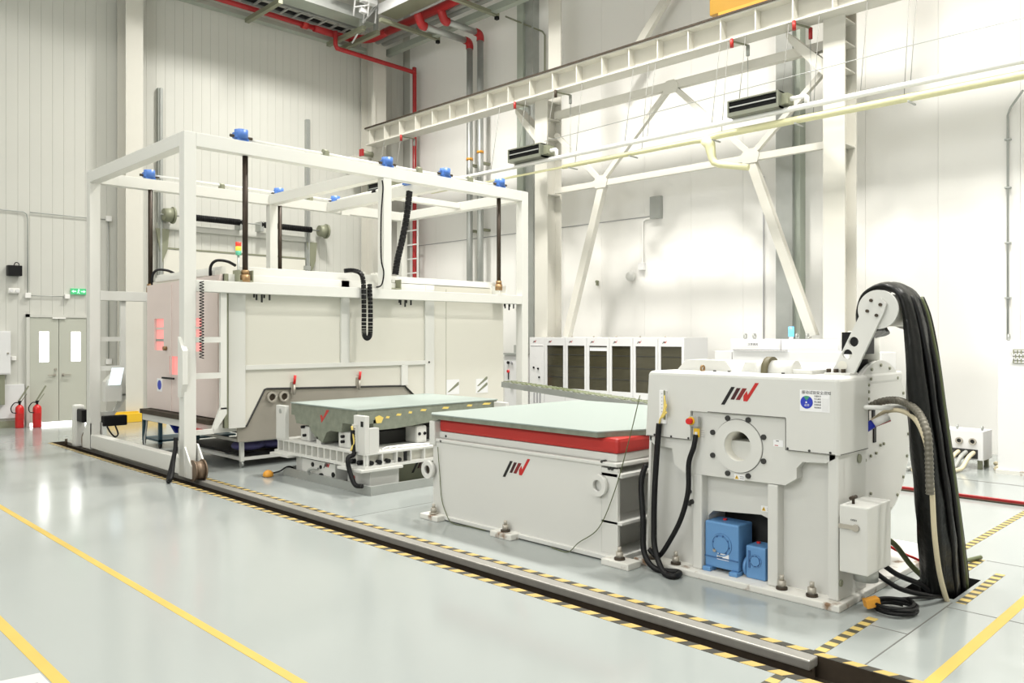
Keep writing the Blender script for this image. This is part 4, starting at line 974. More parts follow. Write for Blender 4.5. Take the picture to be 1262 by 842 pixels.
t = MB(); t.cyl((5.15, 8.60, .20), (5.165, 8.60, .20), .028, 12); t.cyl((5.15, 8.42, .19), (5.165, 8.42, .19), .022, 12); t.cyl((5.15, 8.15, .13), (5.165, 8.15, .13), .03, 12); t.box(5.152, 5.162, 8.14, 8.86, .255, .265); t.obj('valve_port', BLACK, dr)
t = MB(); t.tube(curve([(5.15, 8.62, .06), (5.10, 8.60, .13), (5.10, 8.5, .17), (5.12, 8.42, .17)], 5), .018, 8); t.obj('hose', GREYC, dr)
t = MB(); t.cyl((5.14, 8.4, .07), (5.17, 8.4, .07), .05, 16); t.obj('motor_end', BLACK, dr)
emblem(L, 5.157, 8.36, .185, .085)
emblem(L, 7.748, 5.99, .10, .19, 'y')
t = MB(); t.cyl((5.2, 7.82, .13), (5.215, 7.82, .13), .03, 12); t.obj('red_valve', REDX, L)
tag(MB().tube(curve([(5.09, 7.64, .70), (5.085, 7.64, .6), (5.09, 7.62, .44), (5.0, 7.60, .40), (5.0, 7.58, .28), (5.02, 7.5, .12), (5.05, 7.4, .11)], 7), .026, 8).obj('cable_harness', BLACK), 'black cable harness hanging down the corner of the low vibration table', 'cable')
tag(MB().tube(curve([(5.088, 7.66, .74), (5.08, 7.63, .66), (5.085, 7.62, .56), (5.06, 7.64, .47)], 5), .012, 6).obj('yellow_wire', YCABLE), 'yellow wires on the corner post of the low vibration table', 'wire')

# ------------------------------------------------------------------ slip table (red band, granite plate)
T = thing('slip_table', 'white slip table tank with red band and pale granite plate', 'table', (6.0, 5.0, 0))
tx0, tx1, ty0, ty1 = 4.96, 7.15, 3.86, 6.08
box(tx0, tx1, ty0 + .14, ty1, .02, .735, bev=.012).obj('tank', WHITE, T)
box(tx0 - .012, tx1, ty0 - .02, ty1 + .01, .735, .765, bev=.008).obj('rim', WHITE, T)
box(tx0 + .04, tx1 - .04, ty0 + .02, ty1 - .03, .765, .83, bev=.012).obj('upper_rim', WHITE, T)
box(tx0 + .03, tx1 - .05, ty0 + .0, ty1 - .06, .83, .952, bev=.03).obj('red_band', RED, T)
sl = [(4.93, 4.02), (4.93, 6.06), (5.02, 6.16), (7.2, 6.16), (7.2, 3.83), (5.42, 3.83)]
MB().plate(sl[::-1], 'z', .952, .99).obj('plate_edge', SLABSIDE, T)
sl2 = [(4.925, 4.018), (4.925, 6.062), (5.018, 6.165), (7.205, 6.165), (7.205, 3.825), (5.42, 3.825)]
MB().plate(sl2[::-1], 'z', .99, 1.0).obj('plate_top', SLABTOP, T)
box(4.93, 5.02, 6.02, 6.10, .70, .93, bev=.01).obj('corner_post', WHITE, T)
# end framework toward the shaker
for z0, z1 in ((.655, .685), (.29, .315), (.02, .06)): box(tx0, tx1, ty0 - .06, ty0 + .14, z0, z1, bev=.004).obj('end_flange', WHITE, T)
box(tx0, tx0 + .03, ty0 - .02, ty0 + .14, .06, .72, bev=.004).obj('end_rib', WHITE, T); box(5.5, 5.54, ty0 - .02, ty0 + .14, .06, .66).obj('end_rib', WHITE, T)
for y, z in ((3.99, .58), (6.12, .46)):
    if y < 5: t = MB(); t.ring((tx0 - .045, y + .02, z), (tx0, y + .02, z), .085, .045, 28); t.obj('lifting_eye', WHITE, T)
    else:
        t = MB(); t.ring((4.94, 6.10, z), (4.90, 6.10, z), .085, .045, 28); t.obj('lifting_eye', WHITE, T)
        t = MB(); t.cyl((4.94, 6.10, z), (4.97, 6.10, z), .05, 16); t.obj('eye_recess', RUST, T)
for y in (6.0, 5.02, 3.78):
    ft = box(4.84, 5.0, y - .13, y + .13, .0, .05, bev=.008).obj('foot', WORNW, T)
    t = MB(); t.cyl((4.905, y, .05), (4.905, y, .065), .042, 16); t.obj('washer', RUST if y < 5.5 else STEEL, ft)
    t = MB(); t.cyl((4.905, y, .065), (4.905, y, .11), .030, 6); t.cyl((4.905, y, .11), (4.905, y, .145), .016, 10); t.obj('anchor_nut', STEEL, ft)
box(4.93, 4.965, 3.9, 6.0, 0.01, .045, bev=.006).obj('base_lip', WHITE, T)
emblem(T, 4.9595, 5.11, .51, .19)
for y, z in ((5.93, .79), (3.99, .765), (3.92, .72), (3.89, .72), (5.95, .745)):
    t = MB(); t.cyl((tx0 - .012 if z < .77 else tx0 + .035, y, z), (tx0 + .05, y, z), .012, 8); t.obj('screw', DARK, T)
tag(MB().tube(curve([(4.93, 5.97, .69), (4.945, 5.96, .45), (4.945, 5.93, .2), (4.94, 5.85, .06), (4.9, 5.72, .008), (4.92, 5.5, .008), (4.93, 5.3, .008)], 7), .004, 5).obj('sensor_wire', OLIVEC), 'thin wire running down the left corner of the slip table', 'wire')
tag(MB().tube(curve([(5.0, 3.66, 1.30), (4.94, 3.72, .95), (4.93, 3.85, .55), (4.925, 4.0, .25), (4.92, 4.2, .10), (4.9, 4.3, .01), (4.92, 4.5, .008)], 7), .004, 5).obj('sensor_wire', OLIVEC), 'thin wire looping across the right end of the slip table', 'wire')

# ------------------------------------------------------------------ electrodynamic shaker
K = thing('vibration_shaker', 'big white electrodynamic shaker with round side bore and black hose wheel', 'machine', (6.1, 2.95, 0))
kx = 5.13; ky0, ky1 = 2.20, 3.70
box(5.05, 7.05, 2.16, 3.76, 0, .045, bev=.008).obj('base_plate', WORNW, K)
def cheek(x0, x1, full):
    s_ = 1 if full else -1
    xo = x0 if full else x1               # outer face
    ins = .085 * s_
    back = [(ky0, .045), (2.69, .045), (2.69, .47), (2.78, .50), (3.16, .47), (3.20, .43), (3.20, .045), (ky1, .045), (3.67, 1.0), (ky0, 1.0)]
    t = MB(); t.plate(back, 'x', xo + ins, xo + (x1 - x0) * s_ if full else x0); t.obj('cheek_plate', WHITE, K)
    if not full: return
    # raised ribs and the thick bearing plate
    for yy, zz in (((ky0, ky0 + .07), (.045, 1.0)), ((2.615, 2.69), (.045, .74)), ((3.205, 3.285), (.045, .74))):
        box(kx, kx + .1, yy[0], yy[1], zz[0], zz[1], bev=.012).obj('rib', WHITE, K)
    t = MB(); t.plate([(ky1 - .02, .045), (ky1, .045), (3.665, .98), (3.645, .98)], 'x', kx, kx + .1); t.obj('rib', WHITE, K)
    poly = [(2.48, .80), (2.56, .745), (3.36, .735), (3.44, .79), (3.46, .905), (3.62, .915), (3.66, .955), (3.66, 1.0), (3.28, 1.0), (3.28, 1.2), (2.545, 1.2), (2.545, 1.0), (2.22, 1.0), (2.22, .96), (2.28, .925), (2.44, .915), (2.48, .87)]
    t = MB(); t.plate(poly, 'x', kx, kx + .1, [circ(2.91, .975, .105)]); t.obj('bearing_plate', WHITE, K)
    t = MB(); t.ring((kx - .012, 2.91, .975), (kx + .02, 2.91, .975), .185, .105, 48); rg = t.obj('trunnion_flange', WHITE, K)
    t = MB(); t.ring((kx - .002, 2.91, .975), (kx + .01, 2.91, .975), .19, .186, 48); t.obj('flange_gap', LINE, rg)
    t = MB(); t.ring((kx, 2.91, .975), (kx + .34, 2.91, .975), .112, .104, 36); t.obj('bore_sleeve', CHAMW, rg)
    t = MB(); t.cyl((kx + .33, 2.91, .975), (kx + .35, 2.91, .975), .11, 32); t.obj('bore_end', OLIVE, rg)
    for y, z in ((2.99, 1.165), (2.83, 1.165), (3.11, 1.055), (2.715, 1.055), (3.11, .89), (2.715, .89), (2.99, .775), (2.83, .775)):
        t = MB(); t.cyl((kx - .012, y, z), (kx + .01, y, z), .019, 14); t.obj('socket_screw', DARK, rg)
cheek(5.13, 5.57, True)
box(6.68, 7.03, 2.9, 3.66, .045, 1.0, bev=.01).obj('far_cheek', WHITE, K)
# upper cover box on the near side, with cut-out around the bearing plate
cover = [(ky0 - .015, .985), (2.545, .985), (2.545, 1.20), (3.285, 1.20), (3.285, .985), (ky1 - .02, .985), (ky1 - .05, 1.485), (ky0 - .015, 1.485)]
t = MB(); t.plate(cover, 'x', kx - .025, 5.57)
es = [e for e in t.bm.edges if (abs(e.verts[0].co.z - 1.485) < .01 and abs(e.verts[1].co.z - 1.485) < .01) or (all(v.co.y < ky0 for v in e.verts) and all(v.co.x < kx for v in e.verts))]
bmesh.ops.bevel(t.bm, geom=es, offset=.03, segments=3, profile=.5, affect='EDGES')
cv = t.obj('cover', WHITE, K)
jl = MB()
jl.box(kx - .0265, kx - .024, ky0 + .01, 2.545, .985, .990); jl.box(kx - .0265, kx - .024, 2.542, 2.547, .985, 1.2); jl.box(kx - .0265, kx - .024, 2.545, 3.14, 1.199, 1.2045); jl.box(kx - .0265, kx - .024, 3.285, ky1 - .03, .985, .990); jl.box(kx, 5.57, ky0 - .0165, ky0 - .014, .985, .99)
jl.obj('cover_joint', LINE, cv)
for y in (2.24, 2.38, 2.53, 3.30, 3.45, 3.6): MB().cyl((kx - .026, y, .998), (kx - .03, y, .998), .008, 8).obj('cover_screw', DARK, cv)
emblem(cv, kx - .0255, 3.03, 1.262, .165)
# far-side cover and the cylindrical body between the cheeks
box(6.66, 7.05, 2.9, ky1, .985, 1.48, bev=.02).obj('far_cover', WHITE, K)
t = MB(); t.cyl((6.09, 2.33, .985), (6.09, 3.62, .985), .56, 64); t.obj('magnet_body', WHITE, K)
t = MB(); t.cyl((6.09, 2.30, .985), (6.09, 2.335, .985), .585, 72); dk = t.obj('end_disc', WHITE, K)
t = MB(); t.ring((6.09, 2.36, .985), (6.09, 2.5, .985), .60, .55, 64); t.obj('body_band', BLACK, K)
for i in range(20):
    a = 2 * math.pi * i / 20; t = MB(); t.cyl((6.09 + .55 * math.cos(a), 2.30, .985 + .55 * math.sin(a)), (6.09 + .55 * math.cos(a), 2.29, .985 + .55 * math.sin(a)), .012, 8); t.obj('disc_screw', OLIVE, dk)
for x, z0, z1 in ((5.66, .92, 1.10), (5.97, .98, 1.17), (5.71, 1.20, 1.30), (5.84, 1.14, 1.27), (5.95, 1.14, 1.26)): box(x - .022, x + .022, 2.292, 2.30, z0, z1).obj('slot', BLACK, dk)
for x, z in ((5.86, 1.40), (5.90, 1.44), (5.82, 1.44), (5.86, 1.35), (5.86, 1.30), (6.0, 1.27), (5.62, 1.27), (5.7, .86), (5.8, .87), (5.9, .89), (6.0, .90), (6.08, .95), (6.14, .955), (5.57 + .1, .70), (5.9, .62)):
    t = MB(); t.cyl((x, 2.30, z), (x, 2.288, z), .011, 8); t.obj('disc_screw', OLIVE, dk)
# hose collar block on the body top, base pedestals
t = MB(); t.cyl((6.10, 2.42, 1.46), (6.10, 2.42, 1.76), .105, 28); t.cyl((6.10, 2.42, 1.76), (6.10, 2.42, 1.785), .115, 28); t.obj('hose_collar', WALLGREY, K)
box(5.78, 6.52, 2.295, 2.55, 1.40, 1.48, bev=.02).obj('collar_base', WHITE, K)
box(5.70, 6.0, 2.31, 2.42, 1.62, 1.775).obj('collar_gap', BLACK, K)
for x in (5.72, 6.3): box(x, x + .22, 2.5, 3.5, .045, .52).obj('pedestal', OLIVE, K)
box(6.42, 6.5, 2.42, 2.5, .045, .95).obj('side_plate', CHAMW, K)
# things on top of the near cover
t = MB(); t.plate([(3.58, 1.485), (3.1, 1.485), (3.16, 1.565), (3.5, 1.565)], 'x', 5.38, 5.62); t.obj('top_housing', WHITE, K)
t = MB(); t.plate([(3.05, 1.485), (2.78, 1.485), (2.8, 1.555), (3.02, 1.555)], 'x', 5.42, 5.62); t.obj('top_housing', WHITE, K)
t = MB(); t.cyl((5.42, 2.84, 1.50), (5.42, 2.795, 1.50), .10, 28); t.obj('gear_rim', RIMB, K)
t = MB(); t.cyl((5.42, 2.90, 1.49), (5.42, 2.84, 1.49), .085, 24); t.cyl((5.42, 2.795, 1.49), (5.42, 2.62, 1.49), .085, 24); t.box(5.36, 5.6, 2.48, 2.66, 1.48, 1.515, .01); t.obj('gear_hub', WHITE, K)
t = MB(); t.ring((5.3, 3.31, 1.505), (5.3, 3.295, 1.505), .026, .017, 16); t.obj('eye_bolt', BRASS, K)
for y in (3.2, 3.08, 2.66): 
    t = MB(); t.cyl((5.30, y, 1.484), (5.30, y, 1.494), .012, 8); t.obj('top_screw', DARK, K)
# hose wheel arm
wy, wz = 2.095, 1.925
def arm(x0, x1):
    t = MB()
    a = [(2.40, 1.485), (2.265, 1.485)]
    hol = [circ(2.225 + .0, 1.70, .036, 16), circ(2.277, 1.60, .036, 16), circ(2.315, 1.52, .036, 16)]
    out = [(2.405, 1.47), (2.25, 1.47), (2.045, 1.905)] + [(wy + .075 * math.cos(t_), wz + .075 * math.sin(t_)) for t_ in [math.radians(q) for q in (200, 225, 260, 300)]][:0] + [(2.03, 1.96), (2.065, 2.0), (2.12, 2.0), (2.165, 1.965)]
    t.plate(out, 'x', x0, x1, [circ(2.243, 1.71, .034, 16), circ(2.285, 1.625, .034, 16)])
    ar = t.obj('wheel_arm', WHITE, K)
    t = MB(); t.cyl((x0 - .002, 2.318, 1.545), (x0 - .0005, 2.318, 1.545), .034, 20); t.obj('arm_plug', CHAMW, ar)
    for y, z in ((2.125, 1.985), (2.065, 1.955), (2.15, 1.915), (2.09, 1.885)):
        t = MB(); t.cyl((x0 - .012, y, z), (x0, y, z), .011, 10); t.obj('arm_bolt', RUST, ar)
    t = MB(); t.box(x0 - .06, x1 + .05, 2.24, 2.42, 1.475, 1.50, .006); t.obj('arm_foot', WHITE, ar)
    for i in range(3):
        for xx in (x0 - .04, x0 - .015):
            t = MB(); t.cyl((xx, 2.40 - .05 * i, 1.50), (xx, 2.40 - .05 * i, 1.525), .011, 8); t.obj('arm_bolt', RUST, ar)
arm(5.47, 5.495)
t = MB(); t.cyl((5.497, wy, wz), (5.52, wy, wz), .13, 44); t.obj('wheel_disc', WHITE, K)
t = MB(); t.cyl((6.02, wy, wz), (6.04, wy, wz), .13, 44); t.obj('wheel_disc', WHITE, K)
t = MB(); t.cyl((5.52, wy, wz), (6.02, wy, wz), .11, 24); t.obj('wheel_drum', CHAMW, K)
# terminal box at the front right corner
jb = box(5.04, 5.42, 1.98, 2.155, .27, .69, bev=.008)
jb = jb.obj('terminal_box', WHITE, K)
t = MB(); t.cyl((5.24, 2.07, .19), (5.24, 2.07, .27), .075, 24); t.obj('gland', GALV, jb)
t = MB(); t.beam((5.03, 2.155, .56), (5.03, 2.06, .56), .012, .026); t.cyl((5.035, 2.05, .56), (5.02, 2.05, .56), .022, 14); t.obj('latch', STEEL, jb)
t = MB(); t.cyl((5.12, 2.1, .69), (5.12, 2.1, .74), .010, 8); t.tube([(5.08, 2.1, .73), (5.16, 2.1, .73)], .012, 8); t.obj('clamp_screw', RUST, jb)
text_mesh('latch_text', 'OPEN', PRINT, jb, (5.0385, 2.085, .60), .015)
t = MB(); t.cyl((5.16, 2.198, .16), (5.16, 2.19, .16), .022, 14); t.obj('side_hole', OLIVE, K); t = MB(); t.cyl((5.45, 2.198, .93), (5.45, 2.19, .93), .03, 14); t.obj('side_hole', OLIVE, K)
# anchor bolts on the base
for y in (3.63, 3.42, 2.58, 2.37):
    t = MB(); t.cyl((5.12, y, .045), (5.12, y, .06), .038, 16); ab = t.obj('anchor_washer', RUST, K)
    t = MB(); t.cyl((5.12, y, .06), (5.12, y, .105), .028, 6); t.cyl((5.12, y, .105), (5.12, y, .14), .015, 10); t.obj('anchor_nut', STEEL, ab)
for y, z in ((3.36, .585), (3.36, .495), (3.285, .53)):
    t = MB(); t.cyl((5.195, y, z), (5.222, y, z), .018, 12) if y > 3.3 else t.cyl((5.118, y, z), (5.14, y, z), .018, 12); t.obj('socket_screw', DARK, K)
# stickers, plates
def sticker(y0, y1, z0, z1, x, name, m=PAPER): return box(x - .0015, x, y0, y1, z0, z1).obj(name, m, K)
sg = sticker(2.245, 2.445, 1.255, 1.395, kx - .025, 'safety_notice')
t = MB(); t.cyl((kx - .0268, 2.398, 1.315), (kx - .0282, 2.398, 1.315), .042, 32); t.obj('blue_disc', BLUED, sg)
MB().plate([(2.418, 1.35), (2.398, 1.325), (2.378, 1.35), (2.388, 1.356), (2.408, 1.356)], 'x', kx - .0292, kx - .0282).obj('green_emblem', GREENP, sg)
t = MB(); t.cyl((kx - .0282, 2.400, 1.314), (kx - .0292, 2.400, 1.314), .006, 12); t.obj('white_mark', PAPER, sg)
text_mesh('notice_heading', '振动试验安全须知', PRINT, sg, (kx - .0272, 2.432, 1.371), .0245)
text_mesh('disc_text', '必须', PAPER, sg, (kx - .0292, 2.413, 1.290), .017)
for i, s_ in enumerate(('注意安全', '专人操作', '禁止触摸', '定期检查', '保持清洁')):
    text_mesh('notice_text', s_, PRINT, sg, (kx - .0272, 2.347, 1.353 - i * .0185), .0115)
box(kx - .028, kx - .0265, 2.252, 2.295, 1.265, 1.345).obj('white_card', CABW, sg)
tg = sticker(2.575, 2.645, 1.0, 1.045, kx, 'data_plate'); box(kx - .002, kx - .0015, 2.605, 2.625, 1.035, 1.040).obj('plate_print', PRINT, tg); box(kx - .002, kx - .0015, 2.61, 2.635, 1.005, 1.010).obj('plate_print', RED, tg)
for y, z, x in ((2.75, .545, 5.215), (2.91, .757, kx)):
    wnp = sticker(y - .05, y + .03, z - .02, z + .02, x, 'warning_sticker')
    MB().plate([(y + .025, z - .014), (y - .005, z - .014), (y + .01, z + .014)], 'x', x - .003, x - .0015).obj('warning_triangle', YELLOW, wnp)
    MB().plate([(y + .013, z - .009), (y + .007, z - .009), (y + .008, z + .006), (y + .012, z + .006)], 'x', x - .0035, x - .003).obj('warning_mark', PRINT, wnp)
    for k in range(2): box(x - .002, x - .0015, y - .045, y - .015, z + .004 - .012 * k, z + .007 - .012 * k).obj('sticker_text', PRINT, wnp)
es_ = box(kx - .06, kx - .025, 3.20, 3.27, 1.09, 1.165, bev=.005).obj('stop_box', GALV, K)
t = MB(); t.cyl((kx - .06, 3.255, 1.13), (kx - .068, 3.255, 1.13), .03, 20); t.obj('yellow_collar', YELLOW, es_)
t = MB(); t.cyl((kx - .068, 3.255, 1.13), (kx - .10, 3.255, 1.13), .022, 18); t.obj('stop_button', REDX, es_)
pl = box(kx - .028, kx - .025, 3.205, 3.255, 1.012, 1.075).obj('inlet_plate', YELLOW, K)
box(kx - .036, kx - .028, 3.222, 3.242, 1.03, 1.05).obj('inlet_socket', PAPER, pl)
for k in range(4): box(kx - .0262, kx - .025, 3.165, 3.195, 1.062 - k * .015, 1.065 - k * .015).obj('plate_text', PRINTG, pl)
cs_ = box(kx - .045, kx - .025, 3.485, 3.545, 1.09, 1.34, bev=.003).obj('connector_strip', PAPER, K)
box(kx - .047, kx - .045, 3.487, 3.505, 1.12, 1.34).obj('socket_column', OLIVE, cs_)
for k in range(7): box(kx - .047, kx - .045, 3.515, 3.525, 1.15 + .027 * k, 1.155 + .027 * k).obj('socket_label', PRINTG, cs_)

# cables on the front of the shaker
t = MB()
for k in range(7): t.tube(curve([(kx - .048, 3.495, 1.30 - k * .024), (kx - .075, 3.475 - .008 * (k % 3), 1.26 - k * .016), (kx - .07, 3.49, 1.18 - .006 * k), (kx - .06, 3.522, 1.13), (kx - .058, 3.535, 1.09)], 6), .006, 6)
tag(t.obj('yellow_wires', YCABLE), 'yellow sensor wires plugged into the connector strip on the shaker', 'wire')
tag(MB().tube(curve([(kx - .06, 3.535, 1.09), (kx - .07, 3.545, .9), (kx - .08, 3.56, .6), (kx - .09, 3.56, .35), (kx - .12, 3.53, .16), (kx - .2, 3.40, .03), (kx - .22, 3.30, .024), (kx - .12, 3.32, .026), (kx - .16, 3.5, .026), (kx - .13, 3.62, .12), (kx - .09, 3.66, .35), (kx - .03, 3.72, .62), (kx + .04, 3.73, .74)], 9), .022, 8).obj('cable_bundle', BLACK), 'black cable bundle falling from the yellow wires and looping on the floor', 'cable')
tag(MB().tube(curve([(kx - .035, 3.232, 1.03), (kx - .05, 3.24, .94), (kx - .06, 3.275, .82), (kx - .06, 3.28, .62), (kx - .07, 3.33, .42), (kx - .08, 3.42, .24), (kx - .09, 3.52, .10), (kx - .10, 3.6, .14)], 8), .019, 8).obj('cable_bundle', BLACK), 'black cable running from the emergency stop box down the shaker front', 'cable')

# blue gear motors in the cavity
def blue_unit(y0, y1, x0, x1, z1, label, big):
    b = thing('gear_motor', label, 'motor', ((x0 + x1) / 2, (y0 + y1) / 2, .045))
    ym, zm = (y0 + y1) / 2, .045 + (z1 - .045) * .56
    box(x0, x1, y0, y1, .045 + (.03 if big else 0.0), z1, bev=.012).obj('housing', BLUE, b)
    R = min(y1 - y0, z1) * .30
    t = MB(); t.ring((x0 - .006, ym, zm), (x0, ym, zm), R, R * .9, 36); t.cyl((x0 - .010, ym, zm), (x0, ym, zm), R * .72, 32); lid = t.obj('round_cover', BLUE, b)
    t = MB(); t.ring((x0 - .002, ym, zm), (x0 - .0005, ym, zm), R * 1.03, R * .99, 36); t.obj('cover_gap', BLUE2, lid)
    t = MB()
    for i in range(8): a = i * math.pi / 4 + .2; t.cyl((x0, ym + R * .82 * math.cos(a), zm + R * .82 * math.sin(a)), (x0 - .008, ym + R * .82 * math.cos(a), zm + R * .82 * math.sin(a)), .006, 8)
    t.obj('cover_screws', BLUE2, lid)
    t = MB(); t.cyl((x0 + .1, ym + .03, z1), (x0 + .1, ym + .03, z1 + .012), .014, 10); t.obj('red_cap', REDX, b)
    if big:
        for y in (y0 - .005, y1 - .06): box(x0 - .03, x0 + .06, y, y + .065, .045, .075, bev=.006).obj('mounting_foot', BLUE, b)
        box(x0 - .004, x0, y0, y1, .145, .155).obj('casing_joint', BLUE2, b)
        pt = box(x0 - .003, x0, ym - .06, ym + .035, .14, .185).obj('type_plate', PAPER, b)
        for k in range(2): box(x0 - .0035, x0 - .003, ym - .01, ym + .03, .15 + .016 * k, .16 + .016 * k).obj('plate_print', PRINT, pt)
        t = MB(); t.cyl((x0, y1 - .08, .20), (x0 - .008, y1 - .08, .20), .013, 12); t.obj('oil_glass', STEEL, b)
    else:
        t = MB(); t.cyl((x0 + .06, y1, zm - .06), (x0 + .06, y1 + .02, zm - .06), .07, 24); t.obj('side_cap', BLUE, b)
        box(x0 - .006, x0, y1 - .035, y1 - .02, .12, .24).obj('side_slot', BLUE2, b)
blue_unit(2.925, 3.195, 5.16, 5.36, .405, 'large blue gear motor with a round cover inside the shaker base', True)
blue_unit(2.735, 2.885, 5.19, 5.36, .275, 'small blue gear motor at the right inside the shaker base', False)
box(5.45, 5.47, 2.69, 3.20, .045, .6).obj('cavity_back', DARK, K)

# black sleeve of hoses over the wheel, down into the pit
path = [(2.20, 1.76), (2.235, 1.82), (2.247, 1.92), (2.215, 2.02), (2.14, 2.075), (2.05, 2.08), (1.965, 2.01), (1.925, 1.85), (1.90, 1.6), (1.885, 1.3), (1.87, 1.0), (1.86, .7), (1.865, .4), (1.88, .15), (1.89, -.15), (1.89, -.45)]
xl = [5.56, 5.55, 5.54, 5.535, 5.53, 5.53, 5.53, 5.53, 5.53, 5.56, 5.61, 5.68, 5.76, 5.84, 5.90, 5.90]
xh = [5.98, 5.96, 5.94, 5.92, 5.90, 5.88, 5.87, 5.87, 5.89, 5.92, 5.97, 6.03, 6.14, 6.28, 6.40, 6.42]
th = [.04, .05, .03, .028, .028, .03, .035, .05, .065, .08, .09, .10, .11, .11, .11, .10]
def dense(a, per=4):
    P3 = curve([(q, 0, 0) for q in a], per); return [p.x for p in P3]
py_, pz_, l_, h_, t_ = dense([p[0] for p in path]), dense([p[1] for p in path]), dense(xl), dense(xh), dense(th)
N = len(py_); M_ = 44; t = MB(); rings = []
for i in range(N):
    j0, j1 = max(i - 1, 0), min(i + 1, N - 1)
    dy, dz = py_[j1] - py_[j0], pz_[j1] - pz_[j0]; ln = math.hypot(dy, dz) or 1; ny, nz = -dz / ln, dy / ln
    cx, hw = (l_[i] + h_[i]) / 2, (h_[i] - l_[i]) / 2
    rg = []
    for k in range(M_):
        a = 2 * math.pi * k / M_; c_, s_ = math.cos(a), math.sin(a)
        q = 1 + .10 * math.sin(a * 9 + i * .10) + .07 * math.sin(a * 14 - i * .17 + 1) + .03 * math.sin(i * 1.3 + a * 3)
        rg.append(t.bm.verts.new((cx + hw * (abs(c_) ** .8) * math.copysign(1, c_), py_[i] + ny * t_[i] * q * s_, pz_[i] + nz * t_[i] * q * s_)))
    rings.append(rg)
for i in range(N - 1):
    for k in range(M_):
        f = t.bm.faces.new([rings[i][k], rings[i][(k + 1) % M_], rings[i + 1][(k + 1) % M_], rings[i + 1][k]]); f.smooth = True
t.bm.faces.new(rings[0]); t.bm.faces.new(rings[-1][::-1])
sv = thing('hose_sleeve', 'thick black sleeve of hoses over the white wheel and down into the floor pit', 'hose', (6.1, 1.88, -.4))
t.obj('sleeve', BLACKG, sv)
def off(xo, yo, z0=2.0):
    return [(l_[i] + (h_[i] - l_[i]) * xo, py_[i] - yo * (1 if pz_[i] < 1.7 else .3) - t_[i] * .9, pz_[i]) for i in range(24, N, 3)]
for xo, yo, m in ((.80, .01, OLIVEC), (.62, .015, BLACK), (.30, .012, BLACK), (.92, 0.0, BLACK)): MB().tube(curve(off(xo, yo), 3), .016, 8).obj('outer_cable', m, sv)
tag(MB().tube(curve([(5.80, 2.28, 1.12), (5.72, 2.1, 1.24), (5.58, 1.9, 1.22), (5.50, 1.79, 1.05), (5.48, 1.755, .8), (5.50, 1.745, .5), (5.60, 1.75, .25), (5.75, 1.76, .05), (5.9, 1.765, -.12), (5.95, 1.78, -.3)], 8), .017, 8).obj('beige_hose', BEIGE), 'beige hose hanging in front of the black sleeve into the pit', 'hose')
def flex(pts, r, n_rib, label, m):
    P_ = curve(pts, 10); L_ = [];
    t = MB(); rad = []
    Q = []
    for a, b_ in zip(P_, P_[1:]):
        n = max(1, int((b_ - a).length / .006))
        for i in range(n): Q.append(a.lerp(b_, i / n))
    rad = [r * (1.0 if (i // 2) % 2 else .86) for i in range(len(Q))]
    t.tube(Q, rad, 12); return tag(t.obj('flexible_conduit', m), label, 'conduit')
flex([(5.72, 2.28, 1.22), (5.74, 2.18, 1.29), (5.66, 2.02, 1.315), (5.52, 1.86, 1.27), (5.42, 1.765, 1.15), (5.40, 1.745, 1.0), (5.40, 1.74, .82), (5.405, 1.74, .76)], .026, 1, 'ribbed grey conduit curving over from the shaker end disc to the sleeve', CREAMC)
flex([(5.93, 1.90, 1.18), (6.00, 1.86, 1.05), (6.06, 1.85, .88), (6.10, 1.86, .68)], .026, 1, 'ribbed dark conduit on the right side of the black sleeve', BLACK)
wp = thing('supply_pipe', 'short white pipe sticking out of the shaker end beside the ribbed conduit', 'pipe', (5.5, 2.2, 1.27))
MB().tube([(5.50, 2.20, 1.27), (5.62, 2.10, 1.265), (5.82, 2.02, 1.26)], .016, 10).obj('pipe', WPIPE, wp)
cn = thing('power_connector', 'steel and blue power connector plugged at the shaker end disc', 'connector', (5.6, 2.25, 1.15))
t = MB(); t.cyl((5.585, 2.30, 1.07), (5.60, 2.24, 1.10), .035, 14); t.obj('socket', STEEL, cn)
t = MB(); t.cyl((5.60, 2.24, 1.10), (5.64, 2.18, 1.15), .030, 14); t.obj('blue_ring', BLUED, cn)
t = MB(); t.cyl((5.64, 2.18, 1.15), (5.70, 2.10, 1.20), .026, 14); t.obj('plug', WPIPE, cn)
t = MB(); t.cyl((5.74, 2.26, 1.12), (5.82, 2.14, 1.18), .028, 12); t.obj('red_plug', REDP, cn)

